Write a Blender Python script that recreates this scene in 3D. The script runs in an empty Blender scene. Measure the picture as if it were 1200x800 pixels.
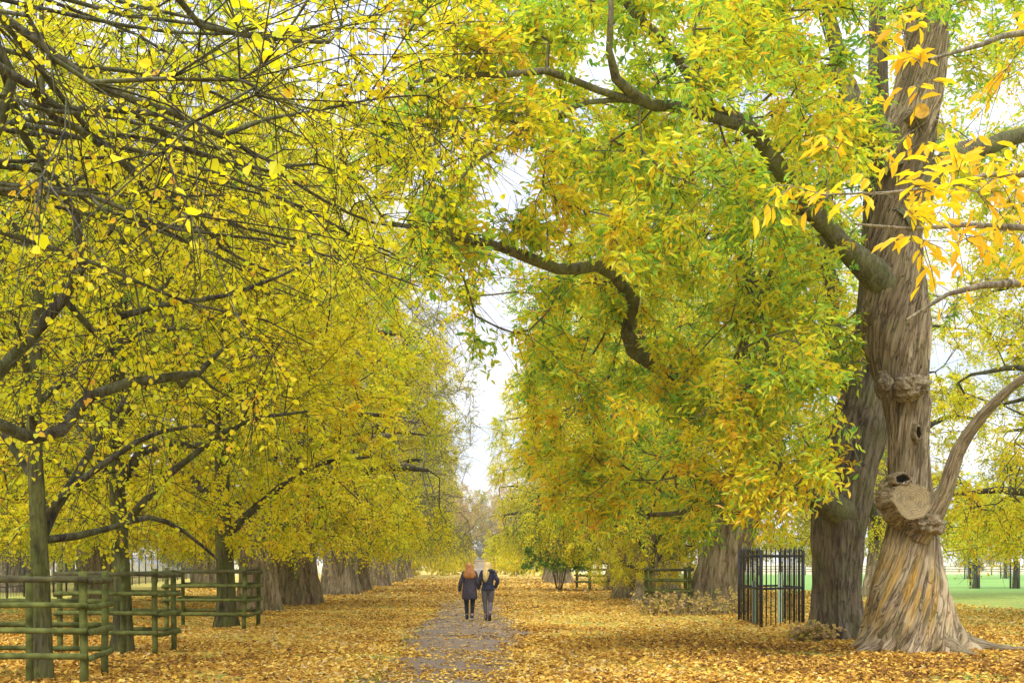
import bpy, bmesh, math, random
import numpy as np
from mathutils import Vector, Matrix

sc = bpy.context.scene
col = sc.collection
R = math.radians
F = 1500.0      # focal length in photo pixels (1200 px wide)
CAMH = 1.7
VX, VY = 562.0, 658.0

# ------------------------------------------------------------------ camera
cam = bpy.data.cameras.new('camera'); camo = bpy.data.objects.new('camera', cam); col.objects.link(camo)
camo.location = (0, 0, CAMH); camo.rotation_euler = (R(90), 0, 0)
cam.sensor_width = 36; cam.lens = 36*F/1200
cam.shift_x = (600-VX)/1200; cam.shift_y = (VY-400)/1200
cam.clip_end = 2500; cam.clip_start = 0.1
sc.camera = camo

# ------------------------------------------------------------------ world (bright overcast)
SKY_LOW, SKY_TOP = .64, 2.0
SUN_EL, SUN_AZ = 48.0, 205.0   # azimuth: from behind-left of the camera
w = bpy.data.worlds.new('World'); sc.world = w; w.use_nodes = True
nt = w.node_tree; nt.nodes.clear()
out = nt.nodes.new('ShaderNodeOutputWorld')
sky = nt.nodes.new('ShaderNodeTexSky'); sky.sky_type = 'NISHITA'; sky.sun_disc = False
sky.sun_elevation = R(SUN_EL); sky.sun_rotation = R(SUN_AZ); sky.air_density = 1.0; sky.dust_density = 2.0
b1 = nt.nodes.new('ShaderNodeBackground'); b1.inputs[1].default_value = 0.12
nt.links.new(sky.outputs[0], b1.inputs[0])
b2 = nt.nodes.new('ShaderNodeBackground'); b2.inputs[1].default_value = 1.0
tc = nt.nodes.new('ShaderNodeTexCoord'); mp = nt.nodes.new('ShaderNodeMapping'); mp.inputs['Scale'].default_value = (1.5, 1.5, 4.5)
nz = nt.nodes.new('ShaderNodeTexNoise'); nz.inputs['Scale'].default_value = 2.2; nz.inputs['Detail'].default_value = 6
rp = nt.nodes.new('ShaderNodeValToRGB'); rp.color_ramp.elements[0].position = 0.30; rp.color_ramp.elements[0].color = (.62,)*3+(1,)
rp.color_ramp.elements[1].position = 0.58; rp.color_ramp.elements[1].color = (1, 1, 1, 1)
nt.links.new(tc.outputs['Generated'], mp.inputs[0]); nt.links.new(mp.outputs[0], nz.inputs[0]); nt.links.new(nz.outputs[0], rp.inputs[0])
# cloud cover: lavender-grey to white, brighter towards the zenith (overcast sky)
cn = nt.nodes.new('ShaderNodeTexNoise'); cn.inputs['Scale'].default_value = 4.0; cn.inputs['Detail'].default_value = 7; nt.links.new(mp.outputs[0], cn.inputs[0])
cr = nt.nodes.new('ShaderNodeValToRGB'); cr.color_ramp.elements[0].position = .36; cr.color_ramp.elements[0].color = (.64, .69, .88, 1); cr.color_ramp.elements[1].position = .58; cr.color_ramp.elements[1].color = (.97, .98, 1, 1)
nt.links.new(cn.outputs[0], cr.inputs[0]); nt.links.new(cr.outputs[0], b2.inputs[0])
sp = nt.nodes.new('ShaderNodeSeparateXYZ'); nt.links.new(tc.outputs['Generated'], sp.inputs[0])
mr = nt.nodes.new('ShaderNodeMapRange'); mr.inputs['From Min'].default_value = .30; mr.inputs['From Max'].default_value = 1; mr.inputs['To Min'].default_value = SKY_LOW; mr.inputs['To Max'].default_value = SKY_TOP
nt.links.new(sp.outputs[2], mr.inputs[0]); nt.links.new(mr.outputs[0], b2.inputs[1])
mx = nt.nodes.new('ShaderNodeMixShader')
nt.links.new(rp.outputs[0], mx.inputs[0]); nt.links.new(b1.outputs[0], mx.inputs[1]); nt.links.new(b2.outputs[0], mx.inputs[2])
nt.links.new(mx.outputs[0], out.inputs[0])

sl = bpy.data.lights.new('sun', 'SUN'); sl.energy = 1.5; sl.angle = R(12); sl.color = (1.0, 0.96, 0.88)
so = bpy.data.objects.new('sun', sl); col.objects.link(so)
_el, _az = R(SUN_EL), R(SUN_AZ)
sd = Vector((math.sin(_az)*math.cos(_el), math.cos(_az)*math.cos(_el), math.sin(_el)))
so.rotation_euler = (-sd).to_track_quat('-Z', 'Y').to_euler(); so.location = (0, 0, 60)

sc.view_settings.view_transform = 'Standard'; sc.view_settings.look = 'None'
sc.view_settings.exposure = 1.06; sc.view_settings.gamma = 1; sc.view_settings.use_curve_mapping = False
sc.render.engine = 'CYCLES'
cy = sc.cycles
cy.max_bounces = 8; cy.diffuse_bounces = 5; cy.glossy_bounces = 1; cy.transmission_bounces = 4; cy.transparent_max_bounces = 4
cy.use_denoising = True; cy.sample_clamp_indirect = 4; cy.caustics_reflective = False; cy.caustics_refractive = False
cy.use_adaptive_sampling = True; cy.adaptive_threshold = 0.02
sc.render.use_persistent_data = False

# ------------------------------------------------------------------ helpers
def W(px, py, Y):
    return np.array([(px-VX)/F*Y, Y, CAMH+(VY-py)/F*Y])
def proj(P):
    P = np.asarray(P); Y = np.maximum(P[..., 1], .5)
    return VX+P[..., 0]/Y*F, VY-(P[..., 2]-CAMH)/Y*F
def tag(o, label=None, cat=None, group=None, kind=None):
    if label: o['label'] = label
    if cat: o['category'] = cat
    if group: o['group'] = group
    if kind: o['kind'] = kind
    return o
def empty(name, loc, label, cat, group=None, rz=0):
    o = bpy.data.objects.new(name, None); col.objects.link(o); o.location = loc; o.rotation_euler = (0, 0, rz)
    o.empty_display_size = .3
    return tag(o, label, cat, group)
def mk(name, V, faces, mat, parent=None, smooth=True, fattr=None, pattr=None, vattr=None, origin=None):
    """V (n,3); faces: list of int arrays (m,k) -> ONE mesh object"""
    V = np.asarray(V, dtype=np.float32)
    if origin is not None: V = V-np.asarray(origin, dtype=np.float32)
    if isinstance(faces, np.ndarray): faces = [faces]
    faces = [np.asarray(f, dtype=np.int32) for f in faces if len(f)]
    me = bpy.data.meshes.new(name)
    me.vertices.add(len(V)); me.vertices.foreach_set('co', V.ravel())
    nl = sum(f.size for f in faces); nf = sum(len(f) for f in faces)
    me.loops.add(nl); me.polygons.add(nf)
    me.loops.foreach_set('vertex_index', np.concatenate([f.ravel() for f in faces]))
    tot = np.concatenate([np.full(len(f), f.shape[1], dtype=np.int32) for f in faces])
    st = np.concatenate([[0], np.cumsum(tot)[:-1]]).astype(np.int32)
    me.polygons.foreach_set('loop_start', st)
    me.polygons.foreach_set('loop_total', tot)
    me.polygons.foreach_set('use_smooth', np.full(nf, smooth, dtype=bool))
    if fattr:
        for k, a in fattr.items():
            at = me.attributes.new(k, 'FLOAT', 'FACE'); at.data.foreach_set('value', np.asarray(a, dtype=np.float32))
    if pattr:
        for k, a in pattr.items():
            at = me.attributes.new(k, 'FLOAT', 'POINT'); at.data.foreach_set('value', np.asarray(a, dtype=np.float32))
    if vattr:
        for k, a in vattr.items():
            at = me.attributes.new(k, 'FLOAT_VECTOR', 'POINT'); at.data.foreach_set('vector', np.asarray(a, dtype=np.float32).ravel())
    me.update(calc_edges=True)
    me.materials.append(mat)
    o = bpy.data.objects.new(name, me); col.objects.link(o)
    if parent is not None: o.parent = parent
    return o
class MB:
    def __init__(s): s.V = []; s.F = {}; s.n = 0; s.A = []
    def add(s, V, *fs, attr=None):
        V = np.asarray(V, dtype=float)
        for f in fs:
            f = np.asarray(f)
            if len(f): s.F.setdefault(f.shape[1], []).append(f+s.n)
        s.V.append(V); s.n += len(V)
        s.A.append(np.zeros((len(V), 3)) if attr is None else attr)
    def build(s, name, mat, parent=None, smooth=True, origin=None, att=False):
        return mk(name, np.concatenate(s.V), [np.concatenate(f) for f in s.F.values()], mat, parent, smooth, origin=origin,
                  vattr={'barkco': np.concatenate(s.A)} if att else None)
    def box(s, c, size, rz=0):
        x, y, z = np.array(size)/2
        V = np.array([[a*x, b*y, d*z] for d in (-1, 1) for a, b in ((-1, -1), (1, -1), (1, 1), (-1, 1))])
        cs, sn = math.cos(rz), math.sin(rz)
        V = V @ np.array([[cs, sn, 0], [-sn, cs, 0], [0, 0, 1]]) + np.array(c)
        s.add(V, [[0, 3, 2, 1], [4, 5, 6, 7], [0, 1, 5, 4], [1, 2, 6, 5], [2, 3, 7, 6], [3, 0, 4, 7]]); return s
    def tube(s, pts, rad, sides=8, cap=True):
        V, Fq, A = tube_np(pts, rad, sides)
        k = len(pts); c = []
        s.add(V, Fq, attr=A)
        if cap:
            s.F.setdefault(sides, []).append(np.array([list(range(sides))[::-1], [(k-1)*sides+i for i in range(sides)]])+s.n-len(V))
        return s
def tube_np(pts, rad, sides=8):
    P = np.asarray(pts, dtype=float); n = len(P); r = np.broadcast_to(np.asarray(rad, dtype=float), (n,))
    T = np.gradient(P, axis=0); T /= np.linalg.norm(T, axis=1)[:, None]+1e-9
    up = np.array([0, 0, 1.]) if abs(T[0, 2]) < .8 else np.array([0, 1., 0])
    a = np.cross(T[0], up); a /= np.linalg.norm(a)
    th = np.arange(sides)*2*math.pi/sides
    V = np.zeros((n, sides, 3)); A = np.zeros((n, sides, 3)); L = 0
    for i in range(n):
        a = a-T[i]*np.dot(a, T[i]); a /= np.linalg.norm(a)+1e-9
        b = np.cross(T[i], a)
        V[i] = P[i]+r[i]*(np.cos(th)[:, None]*a+np.sin(th)[:, None]*b)
        if i: L += np.linalg.norm(P[i]-P[i-1])
        A[i] = np.stack([np.cos(th)*.3, np.sin(th)*.3, np.full(sides, L*.18)], 1)
    i = np.arange(n-1)[:, None]*sides; j = np.arange(sides)[None]; j2 = (j+1) % sides
    Fq = np.stack([i+j, i+j2, i+sides+j2, i+sides+j], -1).reshape(-1, 4)
    return V.reshape(-1, 3), Fq, A.reshape(-1, 3)
def catmull(P, step=.35):
    """smooth resample; P (n,k) arrays (xyz + radius)"""
    P = np.asarray(P, dtype=float)
    if len(P) < 3:
        n = max(2, int(np.linalg.norm(P[1, :3]-P[0, :3])/step)+1)
        return P[0]+(P[1]-P[0])*np.linspace(0, 1, n)[:, None]
    Q = np.concatenate([[2*P[0]-P[1]], P, [2*P[-1]-P[-2]]]); out = []
    for i in range(1, len(Q)-2):
        n = max(1, int(np.linalg.norm(Q[i+1, :3]-Q[i, :3])/step))
        t = (np.arange(n)/n)[:, None]; a, b, c, d = Q[i-1], Q[i], Q[i+1], Q[i+2]
        out.append(.5*((2*b)+(-a+c)*t+(2*a-5*b+4*c-d)*t*t+(-a+3*b-3*c+d)*t**3))
    return np.concatenate(out+[P[-1:]])
def nrm(v): return v/(np.linalg.norm(v, axis=-1, keepdims=True)+1e-9)
def ridged(x, rng, freqs, amps):
    r = np.zeros_like(x)
    for f, a in zip(freqs, amps):
        r += a*np.cos(f*x+rng.uniform(0, 6.28))
    return r

# ------------------------------------------------------------------ materials
def nodemat(name):
    m = bpy.data.materials.new(name); m.use_nodes = True; n = m.node_tree; n.nodes.clear()
    o = n.nodes.new('ShaderNodeOutputMaterial'); return m, n, o
def ramp(n, stops, interp='LINEAR'):
    r = n.nodes.new('ShaderNodeValToRGB'); r.color_ramp.interpolation = interp
    e = r.color_ramp.elements
    while len(e) > 1: e.remove(e[-1])
    e[0].position = stops[0][0]; e[0].color = (*stops[0][1], 1)
    for p, c in stops[1:]:
        x = e.new(p); x.color = (*c, 1)
    return r
def L(n, a, b): n.links.new(a, b)
def noise(n, vec, scale, detail=4, rough=.55):
    t = n.nodes.new('ShaderNodeTexNoise'); t.inputs['Scale'].default_value = scale; t.inputs['Detail'].default_value = detail
    t.inputs['Roughness'].default_value = rough
    if vec is not None: L(n, vec, t.inputs['Vector'])
    return t
def mixc(n, fac, a, b, blend='MIX'):
    m = n.nodes.new('ShaderNodeMix'); m.data_type = 'RGBA'; m.blend_type = blend
    for s, v in ((0, fac), (6, a), (7, b)):
        if isinstance(v, (int, float)): m.inputs[s].default_value = v
        elif isinstance(v, tuple): m.inputs[s].default_value = (*v, 1)
        else: L(n, v, m.inputs[s])
    return m.outputs[2]
def mathn(n, op, a, b=0.0, c=None, clamp=False):
    m = n.nodes.new('ShaderNodeMath'); m.operation = op; m.use_clamp = clamp
    for i, v in enumerate((a, b) if c is None else (a, b, c)):
        if isinstance(v, (int, float)): m.inputs[i].default_value = v
        else: L(n, v, m.inputs[i])
    return m.outputs[0]
def ramp_v(n, val, a, b):
    mr = n.nodes.new('ShaderNodeMapRange'); mr.inputs['From Min'].default_value = a; mr.inputs['From Max'].default_value = b
    mr.interpolation_type = 'SMOOTHSTEP'; L(n, val, mr.inputs['Value']); return mr.outputs[0]
def leaf_mat(name, stops, transl=.45, gloss=.0):
    m, n, o = nodemat(name)
    at = n.nodes.new('ShaderNodeAttribute'); at.attribute_name = 'tint'
    r = ramp(n, stops); L(n, at.outputs['Fac'], r.inputs[0])
    d = n.nodes.new('ShaderNodeBsdfDiffuse'); t = n.nodes.new('ShaderNodeBsdfTranslucent')
    L(n, r.outputs[0], d.inputs[0]); L(n, r.outputs[0], t.inputs[0])
    mx = n.nodes.new('ShaderNodeMixShader'); mx.inputs[0].default_value = transl
    L(n, d.outputs[0], mx.inputs[1]); L(n, t.outputs[0], mx.inputs[2]); res = mx.outputs[0]
    if gloss:
        g = n.nodes.new('ShaderNodeBsdfGlossy'); g.inputs['Roughness'].default_value = .45
        m2 = n.nodes.new('ShaderNodeMixShader'); m2.inputs[0].default_value = gloss
        L(n, res, m2.inputs[1]); L(n, g.outputs[0], m2.inputs[2]); res = m2.outputs[0]
    L(n, res, o.inputs[0]); return m
# tint 0 = deep green .. 0.5 yellow-green .. 0.75 yellow .. 1 orange/brown
M = {}
M['lime_leaf'] = leaf_mat('lime_leaf', [(0, (.10, .24, .02)), (.25, (.28, .42, .02)), (.45, (.60, .64, .015)), (.65, (.82, .74, .012)), (.87, (.88, .72, .015)), (1, (.78, .44, .03))], .6, .02)
M['chest_leaf'] = leaf_mat('chest_leaf', [(0, (.14, .33, .05)), (.22, (.28, .54, .06)), (.40, (.56, .70, .04)), (.58, (.86, .78, .02)), (.80, (.92, .66, .02)), (1, (.84, .44, .03))], .6, .03)
M['olive_leaf'] = leaf_mat('olive_leaf', [(0, (.10, .20, .03)), (.3, (.28, .36, .04)), (.55, (.56, .54, .05)), (.8, (.70, .56, .05)), (1, (.50, .30, .08))], .5)
M['dull_leaf'] = leaf_mat('dull_leaf', [(0, (.10, .20, .03)), (.3, (.30, .36, .05)), (.55, (.55, .50, .07)), (.8, (.62, .46, .14)), (1, (.50, .34, .20))], .45)

def bark_mat(name, c1, c2, c3, scale=3.0, ochre=0.0, green=0.0, use_attr=True, bump=.6, dist=.03):
    m, n, o = nodemat(name)
    b = n.nodes.new('ShaderNodeBsdfPrincipled'); b.inputs['Roughness'].default_value = .9; b.inputs['Specular IOR Level'].default_value = .15
    if use_attr:
        at = n.nodes.new('ShaderNodeAttribute'); at.attribute_name = 'barkco'; vec = at.outputs['Vector']
    else:
        tcn = n.nodes.new('ShaderNodeTexCoord'); mpn = n.nodes.new('ShaderNodeMapping'); mpn.inputs['Scale'].default_value = (1, 1, .2)
        L(n, tcn.outputs['Object'], mpn.inputs[0]); vec = mpn.outputs[0]
    tco = n.nodes.new('ShaderNodeTexCoord')
    a0 = noise(n, vec, scale*2.2, 5, .6); a1 = noise(n, vec, scale*8, 4, .65)
    a = n.nodes.new('ShaderNodeMath'); a.operation = 'MULTIPLY_ADD'; a.inputs[1].default_value = .55; L(n, a1.outputs[0], a.inputs[0]); L(n, mathn(n, 'MULTIPLY', a0.outputs[0], .45), a.inputs[2])
    r = ramp(n, [(.36, tuple(x*.7 for x in c1)), (.42, c1), (.48, c2), (.57, c3)]); L(n, a.outputs[0], r.inputs[0])
    big = noise(n, tco.outputs['Object'], 1.3, 5, .6)
    ck = noise(n, vec, scale*5, 3, .6); crack = ramp(n, [(.0, (1, 1, 1)), (.022, (.2, .2, .2)), (.045, (0, 0, 0))]); L(n, mathn(n, 'ABSOLUTE', mathn(n, 'SUBTRACT', ck.outputs[0], .5)), crack.inputs[0])
    rc = mixc(n, mathn(n, 'MULTIPLY', crack.outputs[0], .75), r.outputs[0], tuple(x*.35 for x in c1))
    c = mixc(n, mathn(n, 'MULTIPLY', big.outputs[0], .5), rc, tuple(x*.55 for x in c2))
    if ochre:   # strip of live dark bark higher up; below it the bared pale wood
        s3 = n.nodes.new('ShaderNodeSeparateXYZ'); L(n, tco.outputs['Object'], s3.inputs[0])
        nb_ = noise(n, vec, 1.6, 4)
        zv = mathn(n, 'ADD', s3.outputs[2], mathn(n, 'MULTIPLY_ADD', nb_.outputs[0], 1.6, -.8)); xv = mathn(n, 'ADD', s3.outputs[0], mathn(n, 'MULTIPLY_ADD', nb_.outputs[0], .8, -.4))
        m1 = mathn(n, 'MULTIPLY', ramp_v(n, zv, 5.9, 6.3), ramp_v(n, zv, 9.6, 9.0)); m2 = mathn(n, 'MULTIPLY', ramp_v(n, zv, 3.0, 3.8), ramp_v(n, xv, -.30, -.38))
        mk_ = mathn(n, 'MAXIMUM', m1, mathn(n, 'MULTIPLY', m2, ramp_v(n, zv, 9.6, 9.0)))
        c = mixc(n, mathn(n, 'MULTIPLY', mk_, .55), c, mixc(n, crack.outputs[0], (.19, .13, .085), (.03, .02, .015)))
    if ochre:
        st = noise(n, vec, scale*4.5, 3, .5); f = ramp(n, [(.48, (0, 0, 0)), (.56, (1, 1, 1))]); L(n, st.outputs[0], f.inputs[0])
        zz = n.nodes.new('ShaderNodeSeparateXYZ'); L(n, tco.outputs['Object'], zz.inputs[0])
        hz = mathn(n, 'SUBTRACT', 1.25, mathn(n, 'MULTIPLY', mathn(n, 'ABSOLUTE', mathn(n, 'SUBTRACT', zz.outputs[2], 1.2)), 1.1), clamp=True)
        xm = mathn(n, 'MULTIPLY', mathn(n, 'ADD', mathn(n, 'MULTIPLY', zz.outputs[0], -1.4), 1.0), 1.0, clamp=True)
        c = mixc(n, mathn(n, 'MULTIPLY', mathn(n, 'MULTIPLY', mathn(n, 'MULTIPLY', f.outputs[0], hz), xm), ochre, clamp=True), c, (.52, .29, .03))
    if green:
        g = noise(n, tco.outputs['Object'], 2.2, 5, .6); f = ramp(n, [(.40, (0, 0, 0)), (.62, (1, 1, 1))]); L(n, g.outputs[0], f.inputs[0])
        c = mixc(n, mathn(n, 'MULTIPLY', f.outputs[0], green), c, (.16, .19, .035))
    L(n, c, b.inputs['Base Color'])
    h = noise(n, vec, scale*14, 4, .7)
    bp = n.nodes.new('ShaderNodeBump'); bp.inputs['Strength'].default_value = bump; bp.inputs['Distance'].default_value = dist
    L(n, mathn(n, 'SUBTRACT', mathn(n, 'MULTIPLY_ADD', a.outputs[0], 3.0, h.outputs[0]), crack.outputs[0]), bp.inputs['Height']); L(n, bp.outputs[0], b.inputs['Normal'])
    L(n, b.outputs[0], o.inputs[0]); return m
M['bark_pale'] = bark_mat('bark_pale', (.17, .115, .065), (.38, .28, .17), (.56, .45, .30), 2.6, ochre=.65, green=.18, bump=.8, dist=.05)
M['bark_dark'] = bark_mat('bark_dark', (.07, .05, .04), (.17, .125, .09), (.28, .22, .16), 2.6, green=.25, bump=.8, dist=.04)
M['bark_grey'] = bark_mat('bark_grey', (.13, .09, .055), (.28, .205, .135), (.44, .35, .24), 2.4, green=.3, bump=.8, dist=.04)
M['bark_green'] = bark_mat('bark_green', (.035, .03, .018), (.085, .075, .038), (.16, .145, .075), 3.2, green=.5)
M['branch'] = bark_mat('branch', (.022, .018, .014), (.048, .038, .030), (.12, .11, .08), 3, green=.25, use_attr=False, bump=.3, dist=.01)
M['branch_mid'] = bark_mat('branch_mid', (.07, .06, .04), (.14, .12, .075), (.23, .20, .13), 3, green=.4, use_attr=False, bump=.3, dist=.01)
M['branch_pale'] = bark_mat('branch_pale', (.10, .08, .06), (.20, .16, .12), (.32, .27, .20), 3, green=.2, use_attr=False, bump=.3, dist=.01)
def simple(name, c, rough=.7, var=.25, scale=8, metal=0, bump=0):
    m, n, o = nodemat(name); b = n.nodes.new('ShaderNodeBsdfPrincipled')
    b.inputs['Roughness'].default_value = rough; b.inputs['Metallic'].default_value = metal; b.inputs['Specular IOR Level'].default_value = .3
    t = n.nodes.new('ShaderNodeTexCoord'); a = noise(n, t.outputs['Object'], scale, 5)
    r = ramp(n, [(.3, tuple(x*(1-var) for x in c)), (.7, tuple(min(1, x*(1+var)) for x in c))]); L(n, a.outputs[0], r.inputs[0])
    L(n, r.outputs[0], b.inputs['Base Color'])
    if bump:
        bp = n.nodes.new('ShaderNodeBump'); bp.inputs['Strength'].default_value = .6; bp.inputs['Distance'].default_value = bump
        L(n, a.outputs[0], bp.inputs['Height']); L(n, bp.outputs[0], b.inputs['Normal'])
    L(n, b.outputs[0], o.inputs[0]); return m
def wood_mat(name, ca, cb):
    m, n, o = nodemat(name); b = n.nodes.new('ShaderNodeBsdfPrincipled'); b.inputs['Roughness'].default_value = .85; b.inputs['Specular IOR Level'].default_value = .2
    t = n.nodes.new('ShaderNodeTexCoord'); a = noise(n, t.outputs['Object'], 5, 6, .65); r = ramp(n, [(.35, ca), (.55, cb), (.75, tuple(x*1.5 for x in cb))]); L(n, a.outputs[0], r.inputs[0])
    g = noise(n, t.outputs['Object'], 40, 3); c = mixc(n, mathn(n, 'MULTIPLY', g.outputs[0], .5), r.outputs[0], tuple(x*.5 for x in ca))
    L(n, c, b.inputs['Base Color']); bp = n.nodes.new('ShaderNodeBump'); bp.inputs['Strength'].default_value = .4; bp.inputs['Distance'].default_value = .01
    L(n, g.outputs[0], bp.inputs['Height']); L(n, bp.outputs[0], b.inputs['Normal']); L(n, b.outputs[0], o.inputs[0]); return m
M['mossy_wood'] = wood_mat('mossy_wood', (.06, .07, .014), (.155, .175, .045))
M['mossy_top'] = wood_mat('mossy_top', (.06, .05, .03), (.12, .12, .045))
M['iron'] = simple('iron', (.028, .028, .034), .5, .4, 30, metal=.2)
M['tube_green'] = simple('tube_green', (.42, .56, .44), .5, .12, 12)
M['wire'] = simple('wire', (.10, .11, .11), .6, .2, 12)
M['dark_hole'] = simple('dark_hole', (.02, .015, .012), .95, .3, 10)
M['stone'] = simple('stone', (.20, .21, .22), .8, .25, 3, bump=.02)
M['stone_pale'] = simple('stone_pale', (.45, .39, .35), .8, .15, 3, bump=.02)
def cut_mat():
    m, n, o = nodemat('cut_wood'); b = n.nodes.new('ShaderNodeBsdfPrincipled'); b.inputs['Roughness'].default_value = .85
    at = n.nodes.new('ShaderNodeAttribute'); at.attribute_name = 'barkco'
    ns = noise(n, at.outputs['Vector'], 4, 3)
    ln = n.nodes.new('ShaderNodeVectorMath'); ln.operation = 'LENGTH'; L(n, at.outputs['Vector'], ln.inputs[0])
    s = mathn(n, 'SINE', mathn(n, 'ADD', mathn(n, 'MULTIPLY', ln.outputs['Value'], 46), mathn(n, 'MULTIPLY', ns.outputs[0], 14)))
    r = ramp(n, [(0, (.24, .175, .085)), (1, (.34, .26, .135))]); L(n, mathn(n, 'MULTIPLY_ADD', s, .5, .5), r.inputs[0])
    g = noise(n, at.outputs['Vector'], 2.6, 6, .7); c = mixc(n, mathn(n, 'MULTIPLY', ramp_v(n, g.outputs[0], .47, .60), .6), r.outputs[0], (.13, .10, .055))
    L(n, c, b.inputs['Base Color']); L(n, b.outputs[0], o.inputs[0]); return m
M['cut'] = cut_mat()
M['cut_orange'] = simple('cut_orange', (.62, .34, .05), .8, .35, 9)

# ---- ground litter
def litter_color(n, vec):
    """per-cell leaf colours at two sizes"""
    wob = noise(n, vec, 6, 2)
    v2 = n.nodes.new('ShaderNodeVectorMath'); v2.operation = 'MULTIPLY_ADD'; L(n, wob.outputs['Color'], v2.inputs[0]); v2.inputs[1].default_value = (.12, .12, 0); L(n, vec, v2.inputs[2])
    res = []
    for sc_, rnd in ((9, 1.0), (15, 1.0)):
        v = n.nodes.new('ShaderNodeTexVoronoi'); v.inputs['Scale'].default_value = sc_; v.inputs['Randomness'].default_value = rnd; L(n, v2.outputs[0], v.inputs['Vector'])
        s = n.nodes.new('ShaderNodeSeparateColor'); L(n, v.outputs['Color'], s.inputs[0])
        r = ramp(n, [(0, (.16, .085, .03)), (.2, (.36, .19, .045)), (.45, (.58, .33, .05)), (.7, (.70, .45, .06)), (.9, (.76, .56, .12)), (1, (.62, .45, .25))])
        L(n, s.outputs[0], r.inputs[0]); res.append((r.outputs[0], s, v))
    c = mixc(n, mathn(n, 'GREATER_THAN', res[0][1].outputs[1], .5), res[0][0], res[1][0])
    return c, res[0][2], res[0][1]
def ground_mat():
    m, n, o = nodemat('ground'); b = n.nodes.new('ShaderNodeBsdfPrincipled'); b.inputs['Roughness'].default_value = .9; b.inputs['Specular IOR Level'].default_value = .1
    t = n.nodes.new('ShaderNodeTexCoord'); vec = t.outputs['Object']
    sx = n.nodes.new('ShaderNodeSeparateXYZ'); L(n, vec, sx.inputs[0]); X, Y = sx.outputs[0], sx.outputs[1]
    lc, vor, sep = litter_color(n, vec)
    big = noise(n, vec, .25, 4); mid = noise(n, vec, 1.6, 4); fine = noise(n, vec, 30, 4)
    # patches of browner litter
    lc = mixc(n, mathn(n, 'MULTIPLY', ramp_v(n, noise(n, vec, .5, 5).outputs[0], .45, .7), .55), lc, (.26, .13, .04))
    gr = ramp(n, [(.25, (.10, .17, .03)), (.5, (.19, .27, .05)), (.75, (.33, .36, .09))]); L(n, fine.outputs[0], gr.inputs[0])
    # distance from the avenue axis decides how thick the leaves lie
    ax = mathn(n, 'ABSOLUTE', X)
    cover = mathn(n, 'SUBTRACT', 1.0, mathn(n, 'DIVIDE', mathn(n, 'SUBTRACT', ax, 9.5), 9.0), clamp=True)
    cover = mathn(n, 'ADD', mathn(n, 'MULTIPLY', cover, .62), mathn(n, 'MULTIPLY', mathn(n, 'SUBTRACT', big.outputs[0], .5), .9))
    cover = mathn(n, 'ADD', cover, mathn(n, 'MULTIPLY', mathn(n, 'SUBTRACT', mid.outputs[0], .5), .6))
    # thinner leaf cover far along the avenue and on the lawns
    msk = mathn(n, 'GREATER_THAN', mathn(n, 'ADD', cover, .10), sep.outputs[2])
    c = mixc(n, msk, gr.outputs[0], lc)
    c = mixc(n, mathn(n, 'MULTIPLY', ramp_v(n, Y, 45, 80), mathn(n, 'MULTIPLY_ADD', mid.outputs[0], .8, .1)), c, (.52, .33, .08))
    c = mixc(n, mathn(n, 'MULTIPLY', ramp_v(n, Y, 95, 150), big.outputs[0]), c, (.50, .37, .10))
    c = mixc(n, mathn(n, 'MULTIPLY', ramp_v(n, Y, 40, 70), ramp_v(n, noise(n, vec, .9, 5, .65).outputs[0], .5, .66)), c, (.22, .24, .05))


    lawn = ramp(n, [(.3, (.12, .27, .06)), (.7, (.20, .36, .09))]); L(n, big.outputs[0], lawn.inputs[0])
    lm = mathn(n, 'MULTIPLY', ramp_v(n, mathn(n, 'MULTIPLY_ADD', big.outputs[0], 5.0, X), 16, 22), ramp_v(n, mathn(n, 'MULTIPLY_ADD', mid.outputs[0], 8.0, Y), 42, 58))
    lw = mixc(n, mathn(n, 'MULTIPLY', mathn(n, 'GREATER_THAN', mathn(n, 'MULTIPLY_ADD', mid.outputs[0], .5, .05), sep.outputs[2]), mathn(n, 'SUBTRACT', 1.0, ramp_v(n, Y, 50, 85))), lawn.outputs[0], lc)
    lw = mixc(n, mathn(n, 'MULTIPLY', fine.outputs[0], .5), lw, (.20, .24, .06))
    c = mixc(n, lm, c, lw)
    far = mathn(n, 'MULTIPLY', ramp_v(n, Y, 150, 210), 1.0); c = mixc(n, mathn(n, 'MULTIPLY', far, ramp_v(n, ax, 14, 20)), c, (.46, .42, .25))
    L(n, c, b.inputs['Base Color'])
    bp = n.nodes.new('ShaderNodeBump'); bp.inputs['Strength'].default_value = .7; bp.inputs['Distance'].default_value = .03
    L(n, vor.outputs['Distance'], bp.inputs['Height']); L(n, bp.outputs[0], b.inputs['Normal'])
    L(n, b.outputs[0], o.inputs[0]); return m
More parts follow.
